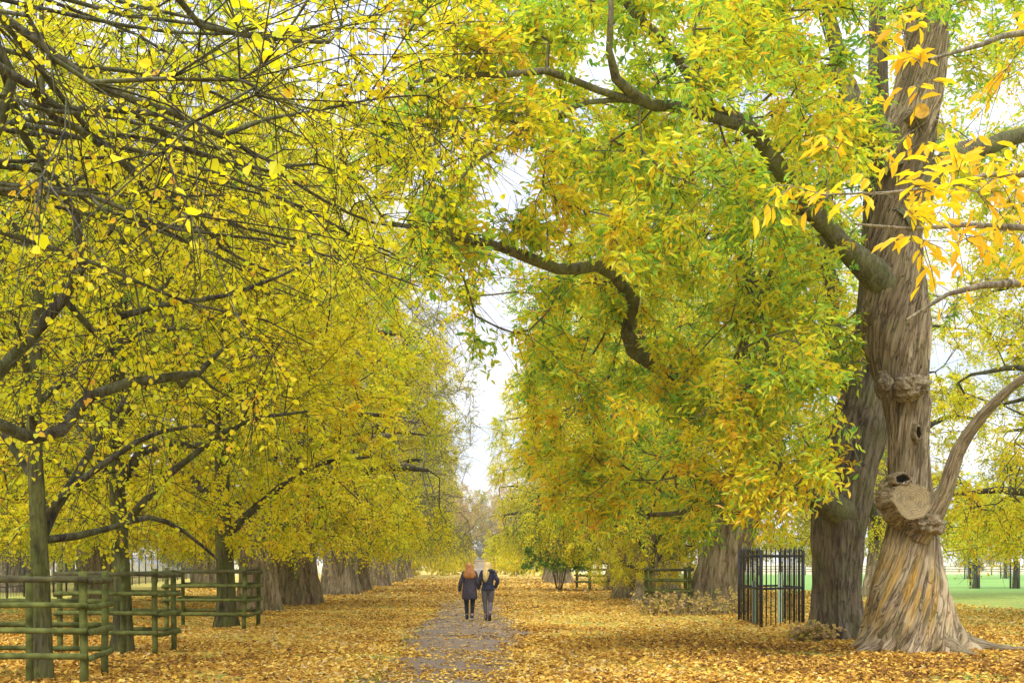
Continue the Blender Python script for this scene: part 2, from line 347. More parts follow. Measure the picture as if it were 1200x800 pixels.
def path_mat():
    m, n, o = nodemat('path'); b = n.nodes.new('ShaderNodeBsdfPrincipled'); b.inputs['Roughness'].default_value = .85; b.inputs['Specular IOR Level'].default_value = .25
    t = n.nodes.new('ShaderNodeTexCoord'); vec = t.outputs['Object']
    sx = n.nodes.new('ShaderNodeSeparateXYZ'); L(n, vec, sx.inputs[0])
    lc, vor, sep = litter_color(n, vec)
    fine = noise(n, vec, 60, 5, .7); a = ramp(n, [(.3, (.10, .075, .055)), (.55, (.20, .148, .108)), (.75, (.31, .25, .19))]); L(n, fine.outputs[0], a.inputs[0])
    mid = noise(n, vec, 1.1, 5, .6)
    cov = mathn(n, 'ADD', mathn(n, 'MULTIPLY', mathn(n, 'SUBTRACT', mid.outputs[0], .50), 1.6), mathn(n, 'MULTIPLY', ramp_v(n, sx.outputs[1], 30, 75), .7))
    c = mixc(n, mathn(n, 'GREATER_THAN', cov, sep.outputs[2]), a.outputs[0], lc)
    L(n, c, b.inputs['Base Color'])
    bp = n.nodes.new('ShaderNodeBump'); bp.inputs['Strength'].default_value = .5; bp.inputs['Distance'].default_value = .015
    L(n, fine.outputs[0], bp.inputs['Height']); L(n, bp.outputs[0], b.inputs['Normal'])
    L(n, b.outputs[0], o.inputs[0]); return m
M['ground'] = ground_mat(); M['path'] = path_mat()
M['litter'] = leaf_mat('litter_leaf', [(0, (.14, .075, .03)), (.22, (.33, .17, .045)), (.45, (.58, .33, .06)), (.65, (.74, .47, .08)), (.82, (.82, .62, .16)), (1, (.66, .52, .28))], .15)
M['grass'] = leaf_mat('grass_blade', [(0, (.10, .24, .03)), (.6, (.22, .36, .05)), (1, (.45, .45, .12))], .3)

# ------------------------------------------------------------------ ground and path
def grid_ground():
    xs = np.concatenate([np.linspace(-1500, -60, 12), np.linspace(-50, 50, 41), np.linspace(60, 1500, 12)])
    ys = np.concatenate([[-300, -100, -20], np.linspace(0, 80, 41), np.linspace(100, 2000, 20)])
    XX, YY = np.meshgrid(xs, ys, indexing='ij')
    Z = np.zeros_like(XX)
    V = np.stack([XX, YY, Z], -1).reshape(-1, 3); ny = len(ys)
    i = np.arange(len(xs)-1)[:, None]*ny; j = np.arange(ny-1)[None]
    Fq = np.stack([i+j, i+ny+j, i+ny+j+1, i+j+1], -1).reshape(-1, 4)
    return mk('ground', V, Fq, M['ground'])
tag(grid_ground(), kind='structure')
rng = np.random.default_rng(5)
ys = np.arange(4, 205, .35); n_ = len(ys)
def wav(y, s): return .18*np.sin(y*.31+s)+.12*np.sin(y*.83+2*s)+.08*np.sin(y*2.1+3*s)+.05*np.sin(y*4.7+s)
pl = -1.6-.65*np.clip((24-ys)/6, 0, 1)+wav(ys, 1)+.05*rng.standard_normal(n_); pr = 1.0+wav(ys, 4.3)+.05*rng.standard_normal(n_)
V = np.concatenate([np.stack([pl, ys, np.full(n_, .004)], 1), np.stack([pr, ys, np.full(n_, .004)], 1)])
k = np.arange(n_-1); tag(mk('path', V, np.stack([k, k+n_, k+n_+1, k+1], 1), M['path']), kind='structure')

# ------------------------------------------------------------------ leaves
def frames(D, N):
    X = nrm(D); N = nrm(N-X*(N*X).sum(1, keepdims=True)); Yv = np.cross(N, X); return X, Yv, N
LEAFS = {  # (length, width, fold) outline: base, l1, l2, tip, r2, r1 (two quads folded on the midrib)
    'lime': np.array([[0, 0, 0], [.18, .46, .10], [.62, .42, .10], [1, 0, -.06], [.62, -.42, .10], [.18, -.46, .10]]),
    'chest': np.array([[0, 0, 0], [.28, .16, .05], [.65, .15, .03], [1, 0, -.18], [.65, -.15, .03], [.28, -.16, .05]]),
    'quad': np.array([[0, 0, 0], [.5, .45, .08], [1, 0, -.05], [.5, -.45, .08]]),
    'quadlong': np.array([[0, 0, 0], [.5, .20, .05], [1, 0, -.12], [.5, -.20, .05]]),
}
def leaf_arrays(P, D, N, S, shape):
    T = LEAFS[shape]; k = len(T); n = len(P)
    X, Yv, Z = frames(D, N)
    V = P[:, None]+S[:, None, None]*(T[None, :, 0, None]*X[:, None]+T[None, :, 1, None]*Yv[:, None]+T[None, :, 2, None]*Z[:, None])
    b = (np.arange(n)*k)[:, None]
    if k == 6: Fq = np.concatenate([b+np.array([[0, 3, 2, 1]]), b+np.array([[0, 5, 4, 3]])], 1).reshape(-1, 4)
    else: Fq = b+np.array([[0, 3, 2, 1]])
    return V.reshape(-1, 3), Fq, (2 if k == 6 else 1)

# ------------------------------------------------------------------ tree growing
def grow(rng, mains, targets, seg=.45, tip_r=.006, attach_from=1, up=.15, minz=0, jit=.07, path_w=.12, expo=2.25):
    """mains: list of arrays (n,4) xyz+radius already smooth. targets (m,3). Returns node arrays + tip info"""
    m = len(targets)
    cap = sum(len(a) for a in mains)+m*30
    P = np.zeros((cap, 3)); Dn = np.zeros((cap, 3)); par = np.full(cap, -1); pl_ = np.zeros(cap); ok = np.zeros(cap, bool)
    rad = np.zeros(cap); n = 0; main = np.zeros(cap, bool)
    for a in mains:
        k = len(a); P[n:n+k] = a[:, :3]; Dn[n:n+k] = nrm(np.gradient(a[:, :3], axis=0)); rad[n:n+k] = a[:, 3]; main[n:n+k] = True
        ok[n:n+k] = (a[:, 2] > minz) & (np.arange(k) >= attach_from); n += k
    pl_[:n] = np.where(ok[:n], 0, 1e3)
    dmin = np.full(m, 1e9); base = P[:n][ok[:n]]
    for i in range(m): dmin[i] = np.sqrt(((base-targets[i])**2).sum(1).min())
    tips = []
    for ti in np.argsort(dmin):
        t = targets[ti]; dv = t-P[:n]; d = np.sqrt((dv*dv).sum(1))+1e-6
        cosang = (dv*Dn[:n]).sum(1)/d
        cost = d*(1+.45*(1-cosang)*.5)+path_w*pl_[:n]
        i = int(np.argmin(cost)); d0 = d[i]
        k = max(1, int(round(d0/seg))); s = (np.arange(1, k+1)/k)[:, None]
        c = P[i]+Dn[i]*d0*.38+np.array([0, 0, up*d0*.4])
        pts = (1-s)**2*P[i]+2*s*(1-s)*c+s*s*t
        if k > 1: pts[:-1] += rng.normal(0, jit*min(d0, 1.2)*.5, (k-1, 3))
        P[n:n+k] = pts; par[n] = i; par[n+1:n+k] = np.arange(n, n+k-1)
        allp = np.concatenate([P[i][None], pts]); Dn[n:n+k] = nrm(np.diff(allp, axis=0))
        pl_[n:n+k] = min(pl_[i], 50)+np.arange(1, k+1)*d0/k; ok[n:n+k] = True
        n += k; tips.append((n-1, ti))
    P, Dn, par, rad, main = P[:n], Dn[:n], par[:n], rad[:n], main[:n]
    acc = np.zeros(n); kids = np.bincount(par[par >= 0], minlength=n)
    for j in range(n-1, -1, -1):
        if main[j]: continue
        if acc[j] == 0: acc[j] = tip_r**expo
        rad[j] = acc[j]**(1/expo)
        if par[j] >= 0: acc[par[j]] += acc[j]*1.02
    return P, Dn, par, rad, main, np.array([t[0] for t in tips]), np.array([t[1] for t in tips])
def edges_mesh(P, Dn, par, rad, main, sides_for):
    """frusta along every edge"""
    idx = np.where((par >= 0))[0]
    Vs, Fs, off = [], [], 0
    p = par[idx]; r1 = rad[idx]; r0 = np.where(main[p], np.minimum(rad[p]*.9, r1*1.5), np.minimum(rad[p], r1*1.35))
    # for the strongest child use the parent's direction so the joints stay smooth
    Dp = Dn[p].copy(); Dc = Dn[idx]
    same = (Dp*Dc).sum(1) > .6
    D0 = np.where(same[:, None] & ~main[p][:, None], nrm(Dp+Dc), Dc)
    for (a, b, sd_) in sides_for:
        s = (r1 >= a) & (r1 < b)
        if not s.any(): continue
        ii = idx[s]; pp = p[s]; th = np.arange(sd_)*2*math.pi/sd_
        def ring(C, Dv, r):
            ref = np.array([.31, .17, .93]); x = nrm(np.cross(Dv, ref)); y = np.cross(Dv, x)
            return C[:, None]+r[:, None, None]*(np.cos(th)[None, :, None]*x[:, None]+np.sin(th)[None, :, None]*y[:, None])
        V0 = ring(P[pp], D0[s], r0[s]); V1 = ring(P[ii], Dn[ii], r1[s]); k = len(ii)
        V = np.concatenate([V0, V1], 1).reshape(-1, 3)
        b_ = (np.arange(k)*2*sd_)[:, None, None]; j = np.arange(sd_); j2 = (j+1) % sd_
        Fq = (b_+np.stack([j, j2, sd_+j2, sd_+j], 1)[None]).reshape(-1, 4)
        Vs.append(V); Fs.append(Fq+off); off += len(V)
    return np.concatenate(Vs), np.concatenate(Fs)
def twig_leaves(rng, P, Dn, nodes, tint0, per=4, nl=8, L0=.45, size=.09, shape='lime', droop=.5, tvar=.10, leafdroop=.6, svar=.25, keep=None, spread=.9, up=.0, thick=1.):
    """fine twigs at the given nodes with leaves along them"""
    nT = len(nodes)*per
    base = np.repeat(P[nodes], per, 0); bd = np.repeat(Dn[nodes], per, 0); tb = np.repeat(tint0, per)+rng.normal(0, tvar*.6, nT)
    d = nrm(bd+rng.normal(0, spread, (nT, 3))*.75+np.array([0, 0, up])); Lt = L0*rng.uniform(.6, 1.35, nT)
    dr = droop*rng.uniform(.3, 1.3, nT)
    def at(s): return base[:, None]+d[:, None]*(Lt[:, None]*s)[..., None]+np.array([0, 0, -1.])*(dr[:, None]*Lt[:, None]*s*s)[..., None]
    tw = at(np.array([[0, .5, 1.]])*np.ones((nT, 1)))            # twig polyline 3 points
    s = np.clip((np.arange(nl)[None]+.6+rng.uniform(-.4, .4, (nT, nl)))/nl, .03, 1.02)
    LP = at(s).reshape(-1, 3)
    side = nrm(np.cross(d, np.array([0, 0, 1.])+rng.normal(0, .3, (nT, 3))))
    alt = np.where(np.arange(nl) % 2 == 0, 1., -1.)
    LD = d[:, None]*.5+side[:, None]*alt[None, :, None]*.9+rng.normal(0, .45, (nT, nl, 3)); LD[..., 2] -= leafdroop
    LD = LD.reshape(-1, 3); N = rng.normal(0, .55, (nT*nl, 3)); N[:, 2] += .8
    S = size*rng.uniform(1-svar, 1+svar, nT*nl); T = (tb[:, None]+rng.normal(0, tvar, (nT, nl))).ravel()
    if keep is not None:
        kp = keep(LP); LP, LD, N, S, T = LP[kp], LD[kp], N[kp], S[kp], T[kp]
    V, Fq, q = leaf_arrays(LP, LD, N, S, shape)
    # twig geometry: 3-sided
    th = np.arange(3)*2*math.pi/3; x = nrm(np.cross(d, np.array([.3, .2, .93]))); y = np.cross(d, x)
    rr = np.array([.0048, .0036, .0014])*thick
    TV = tw[:, :, None]+rr[None, :, None, None]*(np.cos(th)[None, None, :, None]*x[:, None, None]+np.sin(th)[None, None, :, None]*y[:, None, None])
    b_ = (np.arange(nT)*9)[:, None, None]; j = np.arange(3); j2 = (j+1) % 3
    one = np.concatenate([np.stack([j, j2, 3+j2, 3+j], 1), np.stack([3+j, 3+j2, 6+j2, 6+j], 1)])
    TF = (b_+one[None]).reshape(-1, 4)
    return V, Fq, np.clip(np.repeat(T, q), 0, 1), TV.reshape(-1, 3), TF
def trunk_mesh(name, cl, parent, mat, rng, na=96, step=.08, flare=.9, flare_h=1.0, lobes=6, flute=.06, twist=0., origin=(0, 0, 0), rib=.03, shape=None, sink=.25):
    """cl: rows (x,y,z,r) centre line from the ground up"""
    C = catmull(cl, step); n = len(C); th = np.linspace(0, 2*math.pi, na, endpoint=False)
    z = C[:, 2]-C[0, 2]; TH = th[None]+twist*z[:, None]*1.0
    ph = TH
    fl = ridged(ph, rng, [lobes, lobes-2, lobes+3, 2], [.5, .25, .25, .35])
    fine = 1-np.abs(ridged(ph+.12*np.sin(z[:, None]*1.3+3*ph), rng, [9, 14, 23, 37], [.35, .3, .2, .15]))*2
    g = np.exp(-z/flare_h)[:, None]
    rr = C[:, 3][:, None]*(1+flute*fl+rib*fine+flare*g*(.55+.45*np.clip(fl+.2, -.3, 1.3)))
    rr *= 1+.02*np.sin(z[:, None]*5+ph*3)+.012*np.sin(z[:, None]*11+ph*5+1)
    if shape is not None: rr = shape(rr, th, C)
    X = C[:, 0][:, None]+rr*np.cos(th)[None]; Yy = C[:, 1][:, None]+rr*np.sin(th)[None]; Z = np.repeat(C[:, 2][:, None], na, 1)
    Z[0] -= sink
    V = np.stack([X, Yy, Z], -1).reshape(-1, 3)
    rm = np.mean(C[:, 3])
    A = np.stack([rm*np.cos(ph), rm*np.sin(ph), np.repeat((z*.10)[:, None], na, 1)], -1).reshape(-1, 3)
    i = np.arange(n-1)[:, None]*na; j = np.arange(na)[None]; j2 = (j+1) % na
    Fq = np.stack([i+j, i+j2, i+na+j2, i+na+j], -1).reshape(-1, 4)
    top = np.array([[(n-1)*na+q for q in range(na)]])
    return mk(name, V, [Fq, top], mat, parent, vattr={'barkco': A}, origin=origin)
def ell(rng, n, c, r, power=.42, zmin=None, zmax=None, keep=None):
    out = np.zeros((0, 3))
    while len(out) < n:
        v = nrm(rng.normal(0, 1, (n*2, 3)))*(rng.uniform(0, 1, (n*2, 1))**power)
        p = v*np.array(r)+np.array(c)
        if zmin is not None: p = p[p[:, 2] > zmin]
        if zmax is not None: p = p[p[:, 2] < zmax]
        if keep is not None: p = p[keep(p)]
        if len(p) == 0: break
        out = np.concatenate([out, p])
    return out[:n]
def boxpts(rng, n, px, py, Y, keep=None):
    """targets in the block of space seen between these picture bounds and depths"""
    out = []
    while len(out) < n:
        a = W(rng.uniform(*px), rng.uniform(*py), rng.uniform(*Y))
        if keep is None or keep(a[None])[0]: out.append(a)
    return np.array(out)
SIDES = [(0, .012, 3), (.012, .05, 5), (.05, 9, 8)]
def tree(name, label, group, base, trunk_cl, limbs, targets, tints, rng, barkm='bark_grey', branchm='branch', leafm='lime_leaf',
         seg=.45, tip_r=.006, per=4, nl=8, L0=.45, size=.09, shape='lime', droop=.5, trunk_kw=None, mid=.35, keep=None, minz=2.0, up=.15,
         path_w=.12, cat='tree', tvar=.10, leafdroop=.6, trunk_attach=True, spread=.9, limb_sides=12, bare=.5, bareL=1.0, barep=1, barethick=1.3):
    base = np.asarray(base, dtype=float)
    root = empty(name, base, label, cat, group)
    trunk_mesh('trunk', trunk_cl, root, M[barkm], rng, origin=base, **(trunk_kw or {}))
    mains = [catmull(l, .35) for l in limbs]
    tm = catmull(trunk_cl, .5)
    allm = ([tm] if trunk_attach else [])+mains
    P, Dn, par, rad, main, tips, ti = grow(rng, allm, targets, seg=seg, tip_r=tip_r, minz=minz, up=up, path_w=path_w)
    V, Fq = edges_mesh(P, Dn, par, rad, main, SIDES)
    nodes = tips; tn = tints[ti]
    # twigs on some inner thin nodes too
    thin = np.where((~main) & (rad < tip_r*2.6))[0]; thin = thin[rng.uniform(size=len(thin)) < mid]
    if len(thin):
        d2 = None
        near = np.array([int(np.argmin(((P[tips]-P[q])**2).sum(1))) for q in thin]) if len(tips) < 4000 else rng.integers(0, len(tips), len(thin))
        nodes = np.concatenate([tips, thin]); tn = np.concatenate([tints[ti], tints[ti][near]])
    LV, LF, LT, TV, TF = twig_leaves(rng, P, Dn, nodes, tn, per, nl, L0, size, shape, droop, tvar, leafdroop, keep=keep, spread=spread)
    br = MB(); br.add(V, Fq); br.add(TV, TF)
    bn = np.where((~main) & (rad < tip_r*4))[0]; bn = bn[rng.uniform(size=len(bn)) < bare]
    if len(bn):   # long leafless shoots
        _, _, _, TV, TF = twig_leaves(rng, P, Dn, bn, np.zeros(len(bn)), barep, 1, bareL, .22, 'quad', .2, spread=.75, thick=barethick); br.add(TV, TF)
    for l in mains:
        jitter = rng.normal(0, 1, (len(l), 3))*l[:, 3:4]*.12
        v, f, a = tube_np(l[:, :3]+jitter, l[:, 3]*(1+.06*rng.standard_normal(len(l))), limb_sides); br.add(v, f)
    br.build('branches', M[branchm], root, origin=base)
    mk('crown', LV, LF, M[leafm], root, smooth=False, fattr={'tint': LT}, origin=base)
    return root
def copy_tree(o, loc, rz, s, label, group, name=None):
    c = o.copy(); col.objects.link(c)
    for ch in o.children:
        d = ch.copy(); col.objects.link(d); d.parent = c
    c.location = loc; c.rotation_euler = (0, 0, rz); c.scale = (s, s, s) if isinstance(s, (int, float)) else s
    c['label'] = label; c['group'] = group
    if name: c.name = name
    return c

def gapkeep(p):
    """the strip of open sky above the avenue, ragged edges"""
    px, py = proj(p)
    c = 592+(py-300)*-.05+7*np.sin(py/31.)+5*np.sin(py/13.+1); half = np.interp(py, [130, 175, 300, 420, 560, 600], [0, 26, 23, 10, 4, 0])+11*np.clip((31-p[..., 1])/10, 0, 1)*(py < 420)
    edge = half*(1+.45*np.sin(py/17.+p[..., 1])+.3*np.sin(px/9.+py/7.))
    return ~((np.abs(px-c) < edge) & (py > 130) & (py < 600))

# ================================================================== THE BIG TWISTED CHESTNUT (right foreground)
GR = 'old trees of the right-hand row'
GL = 'old trees of the left-hand row'
rng = np.random.default_rng(11)
YC = 24.5
rows = [(782, 1007, 1134), (740, 1010, 1128), (700, 1018, 1116), (660, 1029, 1104), (620, 1038, 1098), (580, 1043, 1096), (540, 1044, 1092), (500, 1040, 1090),
        (450, 1030, 1092), (400, 1015, 1094), (350, 1012, 1090), (300, 1016, 1086), (250, 1026, 1086), (200, 1032, 1091), (150, 1040, 1103), (100, 1051, 1110),
        (50, 1061, 1115), (0, 1070, 1120), (-60, 1082, 1126), (-160, 1100, 1138)]
m_ = YC/F
cl = []
for i, (py, a, b) in enumerate(rows):
    z = CAMH+(VY-py)*m_
    if i == 0: z = 0
    cl.append(((a+b)/2*m_-VX*m_, YC+.02*z, z, (b-a)/2*m_*(.92 if i else .98)))
base = (cl[0][0], YC, 0)
def chest_shape(rr, th, C):
    z = C[:, 2][:, None]; ph = th[None]-.55*z
    # twisted buttress folds
    f = 1-np.abs(np.sin(ph*2.5+.6))
    f2 = 1-np.abs(np.sin(ph*5.5+1.7*np.sin(z*.7)))
    f3 = 1-np.abs(np.sin(ph*13+.8*np.sin(z*1.9)))
    f4 = 1-np.abs(np.sin(ph*29+1.5*np.sin(z*1.3)+.7*np.sin(ph*7)))
    f5 = np.sin(ph*61+2*np.sin(z*1.1)+1.5*np.sin(ph*5))
    rr = rr*(1+.13*(f-.4)+.08*(f2-.4)+.05*(f3-.4)+.028*(f4-.4)+.006*f5)
    g = np.exp(-z/.35); rr = rr*(1+.13*g*np.cos(th[None]*7+1)+.09*g*np.cos(th[None]*11+2)+.05*np.exp(-z/.15)*np.cos(th[None]*23))
    # swollen burr below the cut limb
    d = np.angle(np.exp(1j*(th[None]+1.45))); rr = rr*(1+.14*np.exp(-((z-2.55)/.40)**2-(d/.8)**2)+.12*np.exp(-((z-5.3)/.3)**2-(d/.6)**2))
    return rr
chest = empty('chestnut_tree', base, 'huge old sweet chestnut with pale twisted trunk and a sawn-off limb, nearest on the right', 'tree')
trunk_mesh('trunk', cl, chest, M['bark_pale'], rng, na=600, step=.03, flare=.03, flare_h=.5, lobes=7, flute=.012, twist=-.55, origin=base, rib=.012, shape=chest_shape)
# sawn limb stub, small hollow, second small stub
def stub(name, c, d, r, length, mat_side, mat_cut, parent, origin, lump=.12, collar=1.5, seed=1):
    g = np.random.default_rng(seed); c = np.array(c); d = nrm(np.array(d, dtype=float)); x = nrm(np.cross(d, [0, 0, 1.])); y = np.cross(d, x); na = 64
    th = np.arange(na)*2*math.pi/na; prof = [(-.6, collar*1.05), (-.2, collar), (.15, 1.22), (.45, 1.04), (.8, 1.0), (.97, .98), (1, .94)]
    w = 1+lump*(.5*np.cos(2*th+1)+.35*np.cos(3*th+2)+.25*np.cos(5*th+g.uniform(0, 6))+.15*np.cos(9*th))
    V = []
    for t, k in prof:
        V.append(c+d*t*length+r*k*((w+.03*g.standard_normal(na))*np.cos(th))[:, None]*x+r*k*((w+.03*g.standard_normal(na))*np.sin(th))[:, None]*y)
    V = np.concatenate(V); n = len(prof); i = np.arange(n-1)[:, None]*na; j = np.arange(na)[None]; j2 = (j+1) % na
    Fq = np.stack([i+j, i+j2, i+na+j2, i+na+j], -1).reshape(-1, 4)
    A = np.tile(np.stack([np.cos(th)*.4, np.sin(th)*.4, th*0], 1), (n, 1)); A[:, 2] = np.repeat([p[0]*.08 for p in prof], na)
    s = mk(name, V, Fq, mat_side, parent, vattr={'barkco': A}, origin=origin)
    rings = [0.0, .25, .5, .75, .955]; VV = []; AA = []
    for q in rings:
        bump_ = .02*np.cos(3*th)*q
        VV.append(c+d*(length*1.0+.012-.03*(1-q)+bump_[:, None]*r)+r*.94*q/.955*(w*np.cos(th))[:, None]*x+r*.94*q/.955*(w*np.sin(th))[:, None]*y)
        AA.append(np.stack([q*np.cos(th), q*np.sin(th), th*0], 1))
    VV = np.concatenate(VV); n = len(rings); i = np.arange(n-1)[:, None]*na
    Fq = np.stack([i+j, i+j2, i+na+j2, i+na+j], -1).reshape(-1, 4)
    mk('cut_face', VV, Fq, mat_cut, s, vattr={'barkco': np.concatenate(AA)}, origin=origin)
    return s
for pts in ([(.75, -.1, .32, .16), (1.15, -.15, .14, .12), (1.6, -.1, .05, .09), (2.2, .05, 0, .06), (2.8, .1, -.05, .04)], [(-.7, -.35, .25, .14), (-1.0, -.6, .08, .10), (-1.4, -.8, .0, .06), (-1.8, -.85, -.05, .03)], [(.35, -.8, .2, .14), (.55, -1.1, .05, .09), (.7, -1.5, -.03, .05)]):
    q = catmull(np.array(pts), .06); v, f, a = tube_np(q[:, :3]+np.array(base), q[:, 3]*(1+.08*np.sin(np.arange(len(q))*.9)), 18); mk('root', v, f, M['bark_pale'], chest, vattr={'barkco': a}, origin=base)
c0 = W(1066, 588, YC-.72)
stub('limb_stub', c0+np.array([0, .25, 0]), (.05, -1, .06), .37, .33, M['bark_pale'], M['cut'], chest, base, seed=3, collar=1.25, lump=.12)
stub('limb_stub', W(1077, 134, YC-.42)+np.array([0, .1, 0]), (-.1, -1, -.05), .15, .32, M['bark_pale'], M['cut_orange'], chest, base, lump=.05, seed=4)
def hollow(c, rx, rz, parent, origin, seed=1):
    """lipped rot hole: bark lip with a dark dish inside"""
    na = 40; th = np.arange(na)*2*math.pi/na; g = np.random.default_rng(seed); w1 = 1+.10*np.cos(2*th+g.uniform(0, 6))+.07*np.cos(5*th+g.uniform(0, 6))
    def shell(prof): return np.concatenate([np.stack([c[0]+rx*k*w1*np.cos(th), np.full(na, c[1]+yv)+.012*np.cos(7*th+k*9), c[2]+rz*k*w1*np.sin(th)], 1) for k, yv in prof])
    def faces(n): i = np.arange(n-1)[:, None]*na; j = np.arange(na)[None]; j2 = (j+1) % na; return np.stack([i+j, i+j2, i+na+j2, i+na+j], -1).reshape(-1, 4)
    lip = [(1.9, .22), (1.7, .08), (1.4, -.01), (1.15, -.02), (.98, .03), (.92, .10)]; V = shell(lip)
    h = mk('hollow', V, faces(6), M['bark_pale'], parent, origin=origin, vattr={'barkco': (V-np.array(c))*.8})
    mk('hollow_inside', shell([(.97, .04), (.8, .07), (.4, .10), (.001, .11)]), faces(4), M['dark_hole'], h, origin=origin)
hollow(W(1058, 561, YC-.80), .13, .07, chest, base)
hollow(W(1077, 507, YC-.66), .045, .11, chest, base, 2)
def lump(name, c, r, mat, parent, origin, seed, amp=.2):
    bm = bmesh.new(); bmesh.ops.create_icosphere(bm, subdivisions=5, radius=1)
    g = np.random.default_rng(seed); K = g.normal(0, 1.6, (24, 3))*np.repeat([1., 2.4, 5.], 8)[:, None]; wt = np.repeat([1., .5, .25], 8); ph = g.uniform(0, 6, 24); V = []
    for v in bm.verts:
        p = np.array(v.co); k = 1+amp*sum(wt[q]*math.sin(float(K[q] @ p)*1.6+ph[q]) for q in range(24))/4; V.append(p*k*np.array(r)+np.array(c))
    Fq = np.array([[v.index for v in f.verts] for f in bm.faces]); bm.free()
    V = np.array(V)
    return mk(name, V, Fq, mat, parent, origin=origin, vattr={'barkco': (V-np.array(c))*1.0})
lump('burr', W(1066, 452, YC-.42), (.33, .28, .26), M['bark_pale'], chest, base, 5, .25)
lump('burr', W(1036, 452, YC-.50), (.15, .20, .22), M['bark_pale'], chest, base, 6, .25)
lump('burr', W(1082, 612, YC-.50), (.38, .36, .30), M['bark_pale'], chest, base, 7, .3)
def clump(T, rng, per=14, k=.45):
    C = T[rng.choice(len(T), max(3, len(T)//per), replace=False)]; T = T.copy()
    for i in range(len(T)):
        j = np.argmin(((C-T[i])**2).sum(1)); T[i] += (C[j]-T[i])*k
    return T
def limb(pts, Y0=None):
    """rows (px, py, depth, radius in picture px) -> xyz r"""
    return np.array([[*W(a, b, d), r*d/F*(.82 if 260 < a < 1000 else 1)] for a, b, d, r in pts])
side = limb([(1075, 622, 24.2, 20), (1092, 604, 23.9, 14), (1108, 575, 23.7, 10), (1122, 530, 23.5, 8), (1150, 488, 23.2, 6.5), (1190, 450, 22.9, 5), (1225, 425, 22.6, 4)])
chest_limbs = [
    limb([(1040, 340, 24.5, 22), (985, 285, 24, 15), (930, 222, 23.2, 13), (880, 150, 22.5, 11), (835, 128, 21.8, 9), (790, 62, 21.2, 8), (735, 5, 20.8, 7), (690, -60, 20.4, 5)]),
    limb([(880, 150, 22.5, 9), (850, 142, 21.6, 8), (800, 128, 20.8, 8), (755, 120, 20, 8), (722, 92, 19.5, 7), (714, 60, 19.2, 5), (716, 10, 19, 4), (712, -50, 19, 3)]),
    limb([(755, 120, 20, 6), (700, 105, 19.5, 5), (640, 84, 19, 5), (585, 88, 18.6, 4.5), (530, 90, 18.3, 4), (480, 98, 18, 3)]),
    limb([(745, 118, 20, 4), (690, 120, 19.5, 3.5), (620, 150, 19, 3), (560, 190, 18.6, 2), (520, 230, 18.3, 1.5)]),
    limb([(1050, 260, 24.4, 18), (1110, 190, 25, 12), (1160, 170, 25.6, 10), (1230, 150, 26, 8), (1320, 120, 26, 5)]),
    limb([(1045, 200, 24.5, 16), (1000, 120, 24.6, 12), (975, 40, 24.8, 10), (960, -60, 25, 8), (950, -180, 25, 5)]),
]
dl = [limb([(990, 600, 28, 22), (940, 572, 27.2, 20), (905, 540, 26.4, 16), (860, 505, 25.6, 13), (815, 460, 25, 11), (775, 432, 24.4, 12), (745, 412, 24, 12), (736, 388, 23.6, 9), (742, 350, 23.2, 9), (722, 325, 22.8, 8)]),
      limb([(722, 325, 22.8, 8), (700, 312, 22.4, 8.5), (655, 316, 22, 9), (622, 304, 21.6, 8.5), (590, 290, 21.2, 7), (545, 280, 20.8, 5.5), (500, 270, 20.4, 4), (460, 262, 20, 3)]),
      limb([(1000, 440, 28.2, 20), (978, 390, 27.8, 12), (972, 330, 27.4, 11), (965, 270, 27, 10), (975, 190, 26.8, 8), (990, 90, 26.5, 6)]),
      limb([(940, 572, 27.2, 12), (905, 590, 26.2, 9), (870, 585, 25.6, 7), (850, 590, 25.2, 6), (830, 595, 25, 5), (790, 602, 24.6, 4), (760, 603, 24.2, 3)]),
      limb([(850, 588, 25.2, 5), (838, 570, 25, 4), (820, 560, 24.6, 3), (795, 553, 24, 2)]),
      limb([(905, 540, 26.4, 10), (890, 480, 25.8, 8), (870, 420, 25.2, 7), (880, 340, 24.6, 6), (860, 270, 24.2, 5), (905, 230, 24, 3)])]
def chkeep(p):
    px, py = proj(p); near = p[..., 1] < 25.3
    tr = (px > 992) & (px < 1118) & (py > 300) & near
    tr2 = (px > 1045) & (px < 1112) & (py > 20) & (py < 300) & near
    low = py > 640
    dark = (px > 925) & (px < 1010) & (py > 575)
    return ~(tr | tr2 | low | dark) & gapkeep(p)
LIMB_LINES = []
def chkeep_leaf(p):
    px, py = proj(p); near = p[..., 1] < 25.3
    hit = np.zeros(len(p), bool)
    for l in LIMB_LINES:
        for q in l[::1]:
            qx, qy = proj(q[:3]); rp_ = q[3]/q[1]*F
            hit |= ((px-qx)**2+(py-qy)**2 < (rp_+3)**2) & (p[:, 1] < q[1]+.2)
    tr = (px > 1012) & (px < 1104) & (py > 250) & near
    tr2 = (px > 1052) & (px < 1105) & (py > 30) & (py < 250) & near
    core = (np.abs(px-594+(py-250)*.08) < 24+8*np.sin(py/11.)) & (py > 172) & (py < 400) & (np.sin(px*1.7+py*.9)+np.sin(py*2.3) < 1.1) & ~((py > 272) & (py < 325))
    return ~(core | tr | tr2 | (hit & ((np.sin(px*.06+py*.05) > .25) | ((px < 768) & (py > 240) & (py < 445)))) | ((px > 935) & (px < 1012) & (py > 600)))
